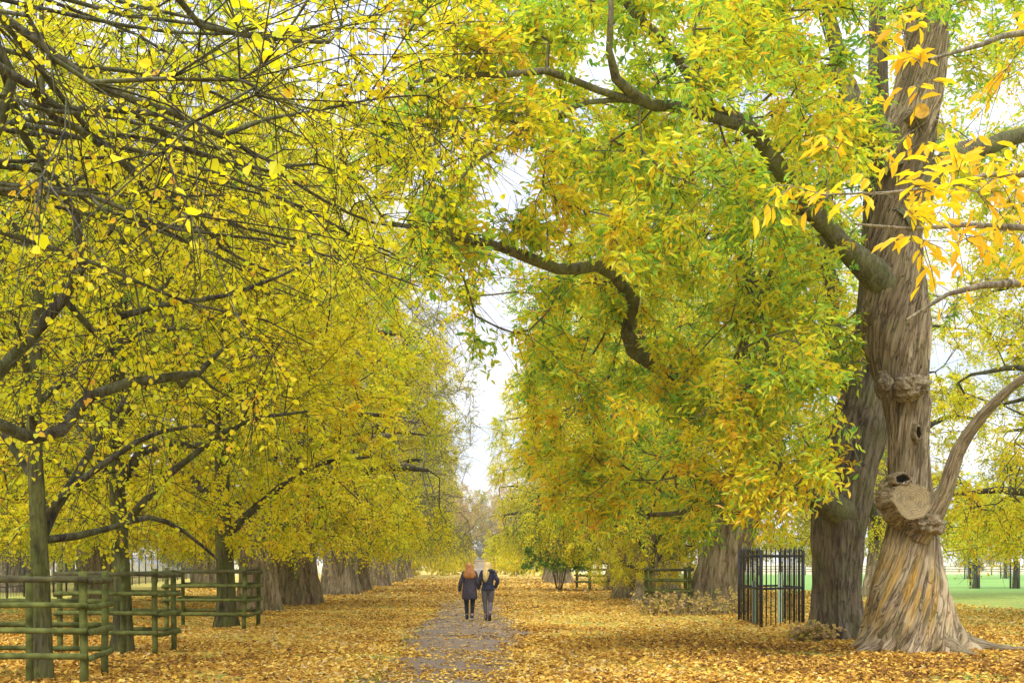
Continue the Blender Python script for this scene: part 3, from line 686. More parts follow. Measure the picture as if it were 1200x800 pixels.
T = np.concatenate([
    ell(rng, 540, (3.6, 21.5, 9.5), (5.0, 4.5, 6.5), .45, zmin=3.0, keep=chkeep),
    ell(rng, 330, (8.5, 25.5, 12), (6.0, 4.5, 5.5), .5, zmin=6.0, keep=chkeep),
    boxpts(rng, 300, (590, 1000), (-40, 330), (18.5, 24), chkeep),
    boxpts(rng, 80, (470, 640), (20, 330), (17.5, 20), chkeep), boxpts(rng, 130, (450, 650), (-50, 165), (17.5, 21)),
    boxpts(rng, 110, (840, 1010), (430, 600), (20.5, 23), chkeep)])
T = clump(T, rng, 13, .52)
tn = .50+.08*np.sin(T[:, 0]*1.1+T[:, 2]*.9)+rng.normal(0, .09, len(T))-.008*(T[:, 2]-7)
LIMB_LINES += [catmull(l, .2) for l in (chest_limbs[0], chest_limbs[1], chest_limbs[2], dl[0][5:], dl[1], dl[3][3:])]
mains = [catmull(l, .35) for l in chest_limbs+[side]]; tm = catmull(cl, .5)
P, Dn, par, rad, main, tips, ti = grow(rng, [tm[8:]]+mains[:-1], T, seg=.4, tip_r=.006, minz=2.5, up=.1)
V, Fq = edges_mesh(P, Dn, par, rad, main, SIDES)
thin = np.where((~main) & (rad < .016))[0]; thin = thin[rng.uniform(size=len(thin)) < .45]
near = np.array([int(np.argmin(((P[tips]-P[q])**2).sum(1))) for q in thin])
nodes = np.concatenate([tips, thin]); tt = np.concatenate([tn[ti], tn[ti][near]])
LV, LF, LT, TV, TF = twig_leaves(rng, P, Dn, nodes, tt, 4, 7, .50, .15, 'chest', .25, .13, .25, keep=chkeep_leaf, spread=1.1)
br = MB(); br.add(V, Fq); br.add(TV, TF)
for l in mains[:-1]:
    v, f, a = tube_np(l[:, :3]+rng.normal(0, 1, (len(l), 3))*l[:, 3:4]*.12, l[:, 3], 14); br.add(v, f)
bn = np.where((~main) & (rad < .022))[0]; bn = bn[rng.uniform(size=len(bn)) < .35]
_, _, _, TV, TF = twig_leaves(rng, P, Dn, bn, np.zeros(len(bn)), 1, 1, .9, .1, 'quad', .2, spread=.7, thick=1.2); br.add(TV, TF)
br.build('branches', M['branch_mid'], chest, origin=base)
v, f, a = tube_np(mains[-1][:, :3], mains[-1][:, 3], 20); mk('side_limb', v, f, M['bark_pale'], chest, vattr={'barkco': a}, origin=base)
mk('crown', LV, LF, M['chest_leaf'], chest, smooth=False, fattr={'tint': LT}, origin=base)

# ================================================================== DARK CHESTNUT behind it
rng = np.random.default_rng(12)
YD = 28.3; m_ = YD/F
rows = [(748, 944, 1018), (700, 950, 1012), (650, 949, 1014), (600, 948, 1022), (550, 955, 1032), (500, 968, 1044), (450, 985, 1050), (400, 998, 1052), (340, 1004, 1050), (280, 1008, 1046), (200, 1012, 1044), (100, 1016, 1042), (0, 1018, 1038), (-120, 1020, 1034)]
cl = [((a+b)/2*m_-VX*m_, YD, (CAMH+(VY-py)*m_ if i else 0), (b-a)/2*m_*.9) for i, (py, a, b) in enumerate(rows)]
base = (cl[0][0], YD, 0)
def dkeep(p):
    px, py = proj(p); return ~((px > 925) & (px < 1120) & (py > 560)) & (py < 640) & gapkeep(p)
T = np.concatenate([ell(rng, 620, (4.0, 26, 8), (4.8, 4.5, 7.0), .45, zmin=2.4, keep=dkeep), ell(rng, 300, (8, 30, 11), (5.5, 4, 6.5), .5, zmin=4.5, keep=dkeep),
                    boxpts(rng, 300, (600, 960), (330, 620), (22, 27), dkeep), boxpts(rng, 70, (470, 640), (250, 300), (20, 21.5), None)])
T = clump(T, rng, 13, .52)
tn = .50+.08*np.sin(T[:, 0]*1.3+T[:, 2]*1.1+2)+rng.normal(0, .10, len(T))
dk = tree('chestnut_tree', 'dark chestnut right behind the twisted trunk, its long crooked limb reaching over the avenue', GR, base, cl, dl, T, tn, rng,
     barkm='bark_dark', branchm='branch_mid', leafm='chest_leaf', per=4, nl=7, size=.15, shape='chest', droop=.25, leafdroop=.25, spread=1.1, tvar=.15, keep=chkeep_leaf, minz=3, L0=.45, mid=.4,
     trunk_kw=dict(na=200, step=.06, flare=.25, flare_h=.6, lobes=6, flute=.05, rib=.03))

# ================================================================== near off-frame chestnut at the right edge: boughs reach into view
rng = np.random.default_rng(13)
base = (8.6, 12.5, 0)
cl = [(8.6, 12.5, 0, .5), (8.5, 12.4, 2, .42), (8.45, 12.4, 4, .38), (8.5, 12.5, 8, .3), (8.6, 12.5, 12, .15)]
ql = [limb([(1560, 330, 12.4, 16), (1400, 335, 12, 10), (1290, 345, 11.7, 7), (1200, 328, 11.4, 5), (1150, 332, 11.2, 4), (1110, 345, 11, 2.6), (1060, 372, 10.8, 1.5)]),
      limb([(1560, 300, 12.4, 16), (1400, 290, 11.8, 9), (1290, 280, 11.2, 6), (1200, 266, 10.9, 4), (1130, 264, 10.6, 3), (1070, 270, 10.4, 2), (1000, 262, 10.2, 1.3)]),
      limb([(1560, 200, 12.4, 14), (1400, 180, 11.5, 8), (1280, 200, 10.8, 5), (1190, 205, 10.3, 3.4), (1120, 215, 10, 2.4), (1040, 228, 9.8, 1.6), (960, 225, 9.7, 1)]),
      limb([(1560, 80, 12.4, 12), (1380, 40, 11.5, 7), (1240, 30, 10.8, 4.5), (1150, 50, 10.4, 3), (1090, 70, 10.2, 1.6)])]
T = np.concatenate([boxpts(rng, 20, (905, 1200), (165, 285), (9.6, 10.6)), boxpts(rng, 10, (1060, 1260), (0, 430), (10.3, 12.5)), boxpts(rng, 5, (1040, 1090), (20, 130), (10, 11)), boxpts(rng, 20, (1200, 1400), (0, 400), (10, 13))])
tn = np.full(len(T), .74)+rng.normal(0, .05, len(T))
q_ = empty('chestnut_tree', base, 'near chestnut past the right edge, its twigs of big orange-yellow leaves hanging in front', 'tree', GR)
trunk_mesh('trunk', cl, q_, M['bark_dark'], rng, origin=base)
mains = [catmull(l, .3) for l in ql]
P, Dn, par, rad, main, tips, ti = grow(rng, [catmull(cl, .5)]+mains, T, seg=.25, tip_r=.0035, minz=3, up=.05)
V, Fq = edges_mesh(P, Dn, par, rad, main, SIDES)
px_, py_ = proj(P[tips]); lf = tips[((py_ > 150) & (py_ < 300)) | (py_ < 110)]
LV, LF, LT, TV, TF = twig_leaves(rng, P, Dn, lf, np.full(len(lf), .80)+rng.normal(0, .05, len(lf)), 3, 4, .32, .165, 'chest', .5, .05, .5)
bare = np.setdiff1d(np.where(~main)[0], lf); bare = bare[rng.uniform(size=len(bare)) < .5]
_, _, _, TV2, TF2 = twig_leaves(rng, P, Dn, bare, np.full(len(bare), .7), 1, 1, .6, .05, 'chest', .3, spread=.6)
br = MB(); br.add(V, Fq); br.add(TV, TF); br.add(TV2, TF2)
for l in mains: v, f, a = tube_np(l[:, :3]+rng.normal(0, 1, (len(l), 3))*.012, l[:, 3], 10); br.add(v, f)
br.build('branches', M['branch_pale'], q_, origin=base); mk('crown', LV, LF, M['chest_leaf'], q_, smooth=False, fattr={'tint': LT}, origin=base)

# ================================================================== left foreground: off-frame lime with long boughs
rng = np.random.default_rng(21)
base = (-6.6, 12.6, 0)
cl = [(-6.6, 12.6, 0, .34), (-6.55, 12.6, 2, .28), (-6.5, 12.6, 4.5, .24), (-6.4, 12.5, 8, .18), (-6.3, 12.5, 12, .08)]
zl = [limb([(-215, 560, 12.8, 10), (-90, 500, 13.2, 9), (0, 497, 13.6, 8), (34, 514, 14, 7.5), (72, 503, 14.2, 7.5), (104, 464, 14.4, 7.5), (150, 448, 14.7, 6), (205, 441, 15, 5.5), (232, 438, 15.2, 4), (262, 408, 15.5, 2.5)]),
      limb([(205, 441, 15, 3), (213, 452, 15.2, 3), (228, 435, 15.3, 2.5), (250, 455, 15.4, 1.6)]),
      limb([(-215, 420, 12.8, 12), (-100, 300, 12.6, 9), (-20, 190, 12.6, 7), (15, 90, 12.6, 6), (-5, 50, 12.5, 5), (-60, -20, 12, 4)]),
      limb([(-100, 0, 11.8, 7), (0, 15, 12, 5), (60, 62, 12.3, 5), (120, 105, 12.6, 4.5), (200, 132, 12.9, 4), (260, 160, 13.2, 3.5), (330, 195, 13.6, 2.6), (372, 192, 14, 2)]),
      limb([(-120, 60, 12, 7), (0, 80, 12.2, 5.5), (35, 100, 12.4, 5), (70, 128, 12.6, 5), (130, 128, 12.9, 4), (180, 133, 13.1, 3.5), (215, 150, 13.4, 3), (265, 160, 13.7, 2.5), (300, 185, 14, 2)]),
      limb([(35, 100, 12.4, 4.5), (62, 138, 12.8, 5), (90, 152, 13, 4.5), (130, 178, 13.3, 4), (158, 205, 13.6, 3.6), (185, 240, 13.9, 3.4), (240, 252, 14.4, 3), (290, 268, 14.8, 2.5), (340, 280, 15.2, 2), (395, 270, 15.6, 1.4)]),
      limb([(-120, 200, 12.6, 8), (-30, 110, 13, 7), (0, 75, 13.2, 6), (28, 160, 14, 5), (62, 210, 14.3, 5), (88, 250, 14.5, 5), (98, 310, 14.7, 5), (75, 350, 14.8, 6), (30, 400, 14.8, 7), (-20, 460, 14.6, 8)]),
      limb([(75, 350, 14.8, 4), (112, 392, 15.1, 4.5), (140, 372, 15.3, 4), (185, 358, 15.6, 3.5), (260, 347, 16, 3), (325, 325, 16.5, 2), (375, 300, 17, 1.4)]),
      limb([(170, -60, 11.5, 5), (205, -5, 12, 4), (235, 30, 12.4, 3.6), (290, 42, 12.8, 3.4), (345, 48, 13.2, 3), (385, 50, 13.6, 2.6), (400, 32, 13.8, 1.8)]),
      limb([(0, 20, 12, 3), (50, 85, 12.6, 3.4), (110, 160, 13.2, 3.2), (160, 200, 13.6, 3), (215, 235, 14, 2.6), (260, 290, 14.5, 2.2), (320, 320, 15, 1.8)]),
      limb([(150, 128, 12.9, 3), (220, 175, 13.6, 3), (270, 190, 14, 3), (330, 205, 14.6, 2.6), (380, 235, 15, 2.2), (440, 262, 15.6, 1.6), (500, 268, 16, 1)]),
      limb([(260, 160, 13.2, 3), (310, 140, 13.6, 2.4), (370, 130, 14, 2.2), (430, 118, 14.5, 1.8), (480, 112, 15, 1.2)])]
for k in range(17):   # long arching boughs
    a, b, d = rng.uniform(-150, -40), rng.uniform(-60, 330), rng.uniform(11.8, 14.5); w_, h_ = rng.uniform(300, 620), rng.uniform(10, 170); q = rng.uniform(2.6, 4.2); bow = rng.uniform(-35, 45)
    zl.append(limb([(a+w_*t+rng.normal(0, 6), b+h_*t**1.2-bow*math.sin(math.pi*t)+rng.normal(0, 5), d+1.8*t, q*(1-.72*t)) for t in (0, .18, .36, .54, .72, .88, 1)]))
zl.append(np.array([[-6.4, 12.5, 5.2, .09], [-5.3, 10.3, 5.7, .05], [-4.2, 8.6, 5.4, .03], [-3.2, 7.3, 4.9, .018], [-2.4, 6.8, 4.6, .01]]))
T = np.concatenate([boxpts(rng, 16, (10, 340), (10, 260), (6.0, 7.6)), boxpts(rng, 250, (-60, 420), (-40, 330), (11.5, 16.5)), boxpts(rng, 130, (-80, 330), (280, 520), (13, 17)), boxpts(rng, 130, (370, 560), (-40, 210), (13.5, 17)), boxpts(rng, 40, (380, 540), (200, 330), (13.5, 17)),
                    ell(rng, 150, (-7, 12, 8), (4, 4, 5), .5, zmin=3)])
tn = .66+.05*np.sin(T[:, 0]+T[:, 2])+rng.normal(0, .08, len(T))
tree('lime_tree', 'near lime past the left edge, its long bare dark boughs sweeping across the upper left', 'young trees of the left-hand row', base, cl, zl, T, tn, rng, barkm='bark_green', bare=.85, bareL=1.0, barep=2, barethick=1.15, keep=lambda p: (p[:, 1] > 10) | (np.sin(p[:, 0]*7.3+p[:, 2]*9.1)+np.sin(p[:, 1]*11) > .9),
     per=3, nl=4, size=.068, shape='lime', tip_r=.0055, seg=.35, mid=.30, L0=.4, minz=3, path_w=.06, up=.0, trunk_kw=dict(flare=.4))
# a hanging near twig of this tree with large leaves is part of the crown above

# ================================================================== two young trees in guards (left) and the third
def young(seed, base, hgt, r0, crown_c, crown_r, n, label, limbs=None, tint=.62, keep=None, lean=(0, 0), **kw):
    rng = np.random.default_rng(seed); bx, by = base[:2]
    cl = [(bx, by, 0, r0), (bx+.02, by, .8, r0*.86), (bx-.03, by, 2.0, r0*.8), (bx+lean[0]*.3-.1, by, 4.0, r0*.66), (bx+lean[0]*.6, by+lean[1]*.6, hgt*.55, r0*.45), (bx+lean[0], by+lean[1], hgt*.9, r0*.12)]
    ll = list(limbs or [])
    nb = kw.pop('nb', 9)
    for i in range(nb):
        a = i*2.4+rng.uniform(-.4, .4); z0 = 2.3+(hgt*.6-2.3)*i/nb; Ln = rng.uniform(.65, .95)*crown_r[0]*(1.1-.4*i/nb)
        d = np.array([math.cos(a), math.sin(a)]); r = r0*.34*(1-.5*i/nb)
        x0 = bx+(cl[3][0]-bx)*min(1, z0/4)
        ll.append(np.array([[x0, by, z0, r*1.2], [x0+d[0]*Ln*.3, by+d[1]*Ln*.3, z0+Ln*.28, r], [x0+d[0]*Ln*.65, by+d[1]*Ln*.65, z0+Ln*.5, r*.7], [x0+d[0]*Ln, by+d[1]*Ln, z0+Ln*.55, r*.35]]))
    T = ell(rng, n, crown_c, crown_r, .5, zmin=2.05, keep=keep)
    tn = tint+.06*np.sin(T[:, 0]*1.2+T[:, 2])+rng.normal(0, .09, len(T))
    return tree('lime_tree', label, 'young trees of the left-hand row', (bx, by, 0), cl, ll, T, tn, rng, barkm='bark_green', minz=2.1,
                trunk_kw=dict(na=64, flare=.45, flare_h=.35, lobes=5, flute=.04), **kw)
def lk(p):
    px, py = proj(p); return (py < 645) & gapkeep(p)
young(31, (-6.3, 18.4), 12, .15, (-6.3, 19, 7), (3.6, 3.4, 5.2), 560, 'young lime with mossy green trunk inside the nearest wooden guard at the left edge', keep=lk, per=3, nl=4, size=.075, tip_r=.006, mid=.3, tint=.56, bare=.9, barep=2,
      limbs=[limb([(45, 640, 18.4, 7), (62, 600, 18.8, 6), (88, 560, 19.2, 5), (110, 520, 19.6, 4), (140, 480, 20, 3), (165, 420, 20.4, 2)]),
             limb([(48, 632, 18.4, 5), (90, 628, 18.8, 4), (130, 618, 19.3, 3.5), (175, 606, 20, 3), (215, 622, 20.6, 2.4), (255, 655, 21, 1.4)])])
young(32, (-6.68, 23.9), 13, .19, (-6.4, 24, 7.6), (4.2, 3.8, 5.8), 900, 'young lime with brown-green trunk inside the middle of the three left wooden guards', keep=lk, per=4, nl=6, size=.078, mid=.4, tint=.60, bare=.9, barep=2,
      limbs=[limb([(145, 560, 23.9, 7), (165, 530, 23.8, 5.5), (205, 520, 23.6, 4.5), (250, 522, 23.4, 3), (280, 500, 23, 2)])])
young(33, (-6.55, 33.0), 14, .27, (-5.9, 32.5, 8), (4.2, 4.2, 6.4), 1000, 'mid-sized lime with bright yellow crown inside the farthest wooden guard on the left', keep=lk, per=4, nl=9, size=.085, mid=.5, tint=.66, bare=.3)

# ================================================================== mature avenue trees
def mature(seed, name, label, group, hgt=21, r0=.66, cr=6.4, n=1900, tint=.58, leafm='lime_leaf', size=.105, shape='quad', bark='bark_grey', flute=.17, zlow=2.2, nl=8, per=4, flare=.30, L0=.6, tvar=.12, bare=.3, barep=1):
    rng = np.random.default_rng(seed)
    cl = [(0, 0, 0, r0), (.03, 0, 1.0, r0*.92), (-.05, .05, 2.6, r0*.86), (.1, -.05, 5, r0*.72), (.05, .1, 9, r0*.5), (.2, 0, 14, r0*.28), (.1, .1, hgt*.92, r0*.06)]
    ll = []
    for i in range(18):
        a = i*2.4+rng.uniform(-.4, .4); f = i/18; z0 = 2.6+(hgt*.72-2.6)*f; Ln = cr*rng.uniform(.7, .95)*(1-.35*f); r = r0*.26*(1-.55*f)
        d = np.array([math.cos(a), math.sin(a)]); rise = rng.uniform(.25, .75)
        ll.append(np.array([[0, 0, z0, r*1.3], [d[0]*Ln*.3, d[1]*Ln*.3, z0+Ln*rise*.5, r], [d[0]*Ln*.65, d[1]*Ln*.65, z0+Ln*rise*.85, r*.7], [d[0]*Ln, d[1]*Ln, z0+Ln*rise*.8, r*.3]]))
    T1 = ell(rng, int(n*.8), (0, 0, hgt*.53), (cr, cr, hgt*.46), .42, zmin=zlow)
    a = rng.uniform(0, 6.28, int(n*.2)); q = cr*rng.uniform(.55, 1.0, len(a)); T2 = np.stack([np.cos(a)*q, np.sin(a)*q, rng.uniform(zlow-.2, zlow+3, len(a))], 1)
    T = np.concatenate([T1, T2])
    # clumps: pull targets towards random centres so gaps open between boughs
    C = T[rng.choice(len(T), n//14, replace=False)]
    for i in range(len(T)):
        j = np.argmin(((C-T[i])**2).sum(1)); T[i] += (C[j]-T[i])*.48
    tn = tint+.07*np.sin(T[:, 0]*.9+T[:, 2]*.7+seed)+rng.normal(0, .08, len(T))
    return tree(name, label, group, (0, 0, 0), cl, ll, T, tn, rng, barkm=bark, leafm=leafm, size=size, shape=shape, seg=.7, tip_r=.009, per=per, nl=nl, L0=L0, mid=.3, tvar=tvar, bare=bare, barep=barep, bareL=1.5, barethick=2.6, branchm='branch' if barep == 1 else 'branch_pale',
                trunk_kw=dict(na=128, step=.1, flare=flare, flare_h=.7, lobes=6, flute=flute, rib=.04))
va = mature(41, 'lime_tree', 'x', GL, tint=.66)
vb = mature(42, 'lime_tree', 'x', GL, hgt=20, r0=.84, cr=6.2, tint=.60, n=1800)
vc = mature(43, 'lime_tree', 'x', GL, hgt=22, r0=.78, cr=6.4, tint=.50, n=1700, leafm='olive_leaf', size=.11)
vd = mature(44, 'park_tree', 'x', 'trees closing the far end of the avenue', hgt=17, r0=.4, cr=5.2, tint=.50, n=1100, leafm='dull_leaf', size=.18, nl=7, zlow=1.0)
ve = mature(45, 'park_tree', 'x', 'trees closing the far end of the avenue', hgt=18, r0=.4, cr=4.8, tint=.84, n=1100, leafm='dull_leaf', size=.15, nl=6, zlow=1.0)
vf = mature(46, 'lime_tree', 'x', GL, hgt=21, r0=.8, cr=7.0, tint=.50, n=1500, leafm='olive_leaf', size=.10, nl=3, bare=.8, barep=2)
vars_ = {'f': vf, 'a': va, 'b': vb, 'c': vc, 'd': vd, 'e': ve}; used = {}
def place(v, x, y, rz, s, label, group, z=0):
    src = vars_[v]
    if v not in used:
        used[v] = 1; src.location = (x, y, z); src.rotation_euler = (0, 0, rz); src.scale = (s, s, s) if isinstance(s, (int, float)) else s; src['label'] = label; src['group'] = group
        if group is None: del src['group']
        return src
    return copy_tree(src, (x, y, z), rz, s, label, group)
def bx(px, py, dy=0): Y = CAMH*F/(py-VY); return ((px-VX)/F*(Y+dy), Y+dy)
left = [(302, 717, 'a', .92, 0.3, 'dark brown lime trunk with flared roots just beyond the last left wooden guard'),
        (347, 709, 'b', 1.0, 1.1, 'pale grey fluted lime trunk, second big trunk beyond the left guards'),
        (399, 697, 'f', 1.05, 2.2, 'broad lime trunk with ochre-tinted bark, third big trunk beyond the left guards'),
        (418, 692.5, 'a', 1.0, 3.1, 'lime trunk half hidden behind the broad ochre-tinted one on the left'),
        (440, 687, 'f', 1.05, 4.5, 'lime trunk with mossy foot, fifth big trunk along the left row'),
        (457, 682, 'f', 1.0, 5.3, 'lime trunk sixth along the left row, getting small with distance'),
        (466, 679, 'a', 1.05, .9, 'slim-looking lime trunk seventh along the left row'),
        (473, 676.5, 'b', 1.0, 2.9, 'pale lime trunk eighth along the left row'),
        (480, 674, 'c', 1.0, 4.0, 'pale distant lime trunk, last one that can be told apart in the left row')]
for px, py, v, s, rz, lb in left:
    x, y = bx(px, py, .6); place(v, x, y, rz, s, lb, GL)
# hidden left trees whose crowns fill the canopy behind
for i, (x, y, v, lb) in enumerate([(-15.5, 52, 'b', 'yellow lime behind the left row, its crown filling the gap above the farthest wooden guard'),
                                   (-18, 84, 'c', 'yellow lime far behind the left row, seen between its trunks'),
                                   (-26, 72, 'b', 'yellow lime beyond the iron fence, between the two nearest left guards'),
                                   (-21, 44, 'a', 'large yellow lime near the left edge, standing inside the iron fence'),
                                   (-34, 96, 'c', 'olive lime far beyond the iron fence at the left edge'),
                                   (-14.5, 34, 'a', 'large lime behind the middle left wooden guard, seen through thin yellow twigs')]):
    place(v, x, y, i*1.7, 1.0, lb, 'trees behind the left row')
# right row
rng = np.random.default_rng(51)
YL = 43.5
cl = [( (832-VX)/F*YL, YL, 0, 1.05), ((838-VX)/F*YL, YL, .8, .86), ((856-VX)/F*YL, YL, 2.6, .72), ((880-VX)/F*YL, YL, 4.4, .62), ((905-VX)/F*YL, YL, 6.5, .5), ((925-VX)/F*YL, YL, 10, .36), ((930-VX)/F*YL, YL, 17, .08)]
ll = [limb([(870, 560, 43, 18), (830, 500, 41, 12), (780, 440, 39.5, 9), (740, 380, 38.5, 6)]), limb([(880, 520, 43.5, 16), (900, 430, 43, 12), (880, 330, 42, 9), (850, 230, 41, 6)]), limb([(860, 600, 43, 12), (800, 575, 41, 8), (740, 560, 39.5, 6), (680, 552, 38.5, 4)])]
def rk(p):
    px, py = proj(p); return (px > 596+np.clip((py-560)*.0, 0, 9)) & gapkeep(p)
T = ell(rng, 1300, (7.0, 41.5, 10), (6.2, 5.0, 8.4), .42, zmin=2.3, keep=rk)
T = clump(T, rng, 13, .45)
tn = .50+.06*np.sin(T[:, 0]+T[:, 2])+rng.normal(0, .10, len(T))
tree('chestnut_tree', 'massive leaning chestnut trunk with brushy base between the post-and-rail guard and the iron guard', GR, (cl[0][0], YL, 0), cl, ll, T, tn, rng, barkm='bark_grey', leafm='chest_leaf', shape='quadlong', size=.15, droop=.25, leafdroop=.25, tvar=.14,
     per=4, nl=8, L0=.55, seg=.6, tip_r=.008, trunk_kw=dict(na=160, flare=.15, flare_h=.5, lobes=6, flute=.07, twist=.3, rib=.05))
T = None
right = [(737, 701, 'c', (.95, .95, .95), 1.0, 'chestnut-brown trunk with ochre streaks beside the small post-and-rail guard on the right', GR),
         (764, 710, 'a', (.40, .40, .40), 2.0, 'small dark lime trunk with splayed roots just left of the nearer right-hand rail guard', GR),
         (656, 683, 'b', (1, 1, 1), 3.3, 'pale distant trunk nearest the path in the right-hand row', GR),
         (646, 679, 'a', (1, 1, 1), 5.1, 'farthest visible trunk of the right-hand row beside the sunlit gap', GR)]
for px, py, v, s, rz, lb, g in right:
    x, y = bx(px, py, .6); place(v, x, y, rz, s, lb, g)
place('c', 8.3, 76, 4.1, 1.0, 'mature lime behind the farther rail guard on the right', GR)
place('b', 7.6, 55, .5, .95, 'mature lime hidden behind the brown streaked trunk on the right', GR)
place('a', 19.5, 38, 2.2, .95, 'broad yellow lime past the right edge, its low crown hanging over the green lawn', 'trees on the right lawn')
place('b', 19.5, 62, 3.9, .95, 'yellow lime on the lawn seen just right of the twisted chestnut', 'trees on the right lawn')
place('c', 31.5, 66, .9, .95, 'far yellow lime on the lawn at the right edge behind the nearer low crown', 'trees on the right lawn')
# far end
FE = 'trees closing the far end of the avenue'
far = [(-21, 250, 'd', 1.25, 'olive-green tree at the far left of the avenue end'), (-13, 262, 'd', 1.2, 'olive-green tree left of the monument'), (-6.5, 275, 'e', 1.15, 'bare pinkish-brown tree just left of the monument'),
       (7.5, 270, 'e', 1.1, 'bare pinkish-brown tree just right of the monument'), (14, 258, 'd', 1.15, 'olive-green tree right of the monument'), (21, 248, 'd', 1.2, 'olive-green tree at the far right of the avenue end'), (0.5, 330, 'd', 1.25, 'green tree directly behind the monument'), (-4.0, 318, 'e', 1.2, 'second bare pinkish tree behind the one left of the monument'), (5.0, 322, 'e', 1.2, 'second bare pinkish tree behind the one right of the monument'), (-10, 335, 'd', 1.35, 'tall green tree showing over the ones left of the monument'), (11, 338, 'd', 1.35, 'tall green tree showing over the ones right of the monument')]
for i, (x, y, v, s, lb) in enumerate(far): place(v, x, y, i*1.3, s, lb, FE)
FB = 'trees along the park edge'
k = 0
for x, y, v, s, lb in [(-48, 150, 'd', 1.1, 'dull tree beyond the iron fence at the far left edge'), (-62, 190, 'e', 1.2, 'bare brownish tree beyond the iron fence, left part'), (-44, 200, 'd', 1.1, 'dull olive tree beyond the iron fence behind the middle left guard'), (-36, 215, 'e', 1.1, 'bare brownish tree beyond the iron fence behind the farthest left guard'),
                    (-70, 150, 'e', 1.1, 'bare brownish tree past the iron fence at the extreme left'), (-33, 185, 'd', 1.0, 'olive tree past the end of the iron fence'), (-80, 215, 'd', 1.3, 'tall dull tree at the far left of the park edge'), (-52, 230, 'd', 1.3, 'tall dull tree on the park edge behind the left guards'),
                    (46, 225, 'e', 1.0, 'brown tree on the park edge seen past the dark chestnut trunk'), (72, 260, 'd', 1.2, 'olive tree on the park edge, tallest of those behind the right lawn'),
                    (62, 230, 'd', 1.0, 'olive tree on the park edge behind the right-hand lawn'), (82, 240, 'e', 1.0, 'brown tree on the park edge near the right frame edge'), (98, 250, 'd', 1.0, 'olive tree on the park edge at the extreme right')]:
    k += 1; place(v, x, y, k*1.9, s, lb, FB)

# ------------------------------------------------------------------ shrubs
def shrub(name, label, group, loc, r, h, n, tint, seed, leafm='lime_leaf', size=.13, stems=7, z0=.15, per=4, nl=7):
    rng = np.random.default_rng(seed); root = empty(name, loc, label, 'shrub', group)
    T = ell(rng, n, (0, 0, h*.5), (r, r, h*.52), .5, zmin=z0)
    mains = []
    for i in range(stems):
        a = i*2.4; d = np.array([math.cos(a), math.sin(a)])*r*.45; mains.append(catmull(np.array([[d[0]*.1, d[1]*.1, -.05, .03], [d[0]*.5, d[1]*.5, h*.35, .024], [d[0], d[1], h*.7, .012]]), .3))
    P, Dn, par, rad, main, tips, ti = grow(rng, mains, T, seg=.4, tip_r=.005, minz=.05)
    V, Fq = edges_mesh(P, Dn, par, rad, main, SIDES)
    LV, LF, LT, TV, TF = twig_leaves(rng, P, Dn, tips, tint+rng.normal(0, .07, len(tips)), per, nl, .4, size, 'quad', .3, .1)
    b = MB(); b.add(V, Fq); b.add(TV, TF)
    for l in mains: v, f, a = tube_np(l[:, :3], l[:, 3], 6); b.add(v, f)
    b.build('stems', M['branch'], root); mk('foliage', LV, LF, M[leafm], root, smooth=False, fattr={'tint': LT}); return root
s0 = shrub('yellow_shrub', 'bright yellow shrub left of the monument, largest and nearest the left row', 'yellow shrubs across the avenue end', (-8.5, 150, 0), 3.0, 4.2, 260, .66, 61, size=.2)
for x, y, s, lb in [(-4.6, 156, .75, 'bright yellow shrub just left of the monument'), (4.3, 152, .8, 'yellow shrub just right of the monument'), (7.8, 148, .9, 'bright yellow shrub against the right-hand row'), (-12.5, 152, 1.0, 'yellow shrub behind the last left trunks'), (-3.4, 172, 1.0, 'taller yellow shrub behind the monument on its left'), (3.6, 174, 1.05, 'taller yellow shrub behind the monument on its right')]:
    copy_tree(s0, (x, y, 0), x, s, lb, 'yellow shrubs across the avenue end')
shrub('holly_bush', 'dark green holly foliage low under the right-hand crowns near the path', None, (4.6, 74, 0), 2.2, 4.4, 260, .04, 62, size=.17, z0=1.5)
# brushy base shoots at leaning trunk
def thicket(name, label, loc, rx, n, h, seed, mat, tint, leafm):
    rng = np.random.default_rng(seed); root = empty(name, loc, label, 'undergrowth'); b = MB(); tips = []; dirs = []
    for i in range(n):
        a = rng.uniform(0, 6.28); q = rng.uniform(.3, 1); p = np.array([math.cos(a)*rx*q, math.sin(a)*rx*.5*q, 0]); d = np.array([rng.normal(0, .25), rng.normal(0, .25), 1]); hh = h*rng.uniform(.4, 1)
        pts = np.array([p, p+d*hh*.5+rng.normal(0, .04, 3), p+d*hh+rng.normal(0, .08, 3)]); b.tube(pts, [.009, .006, .002], 4, cap=False)
        for t in (.3, .6, .95): tips.append(p+d*hh*t); dirs.append(d)
    tips = np.array(tips); dirs = nrm(np.array(dirs)); LV, LF, LT, TV, TF = twig_leaves(rng, tips, dirs, np.arange(len(tips)), np.full(len(tips), tint), 1, 4, .22, .10, 'quad', .3, .12)
    b.add(TV, TF); b.build('stems', M[mat], root); mk('foliage', LV, LF, M[leafm], root, smooth=False, fattr={'tint': LT}); return root
thicket('bramble_thicket', 'russet bramble and thin shoots at the foot of the leaning trunk beside the iron guard', ((815-VX)/F*41.2, 41.2, 0), 1.7, 100, .75, 63, 'branch_pale', .8, 'dull_leaf')
thicket('bramble_thicket', 'heap of russet shoots and leaves at the foot of the dark chestnut trunk', ((956-VX)/F*27, 27.2, 0), .5, 70, .32, 64, 'branch_pale', .85, 'dull_leaf')

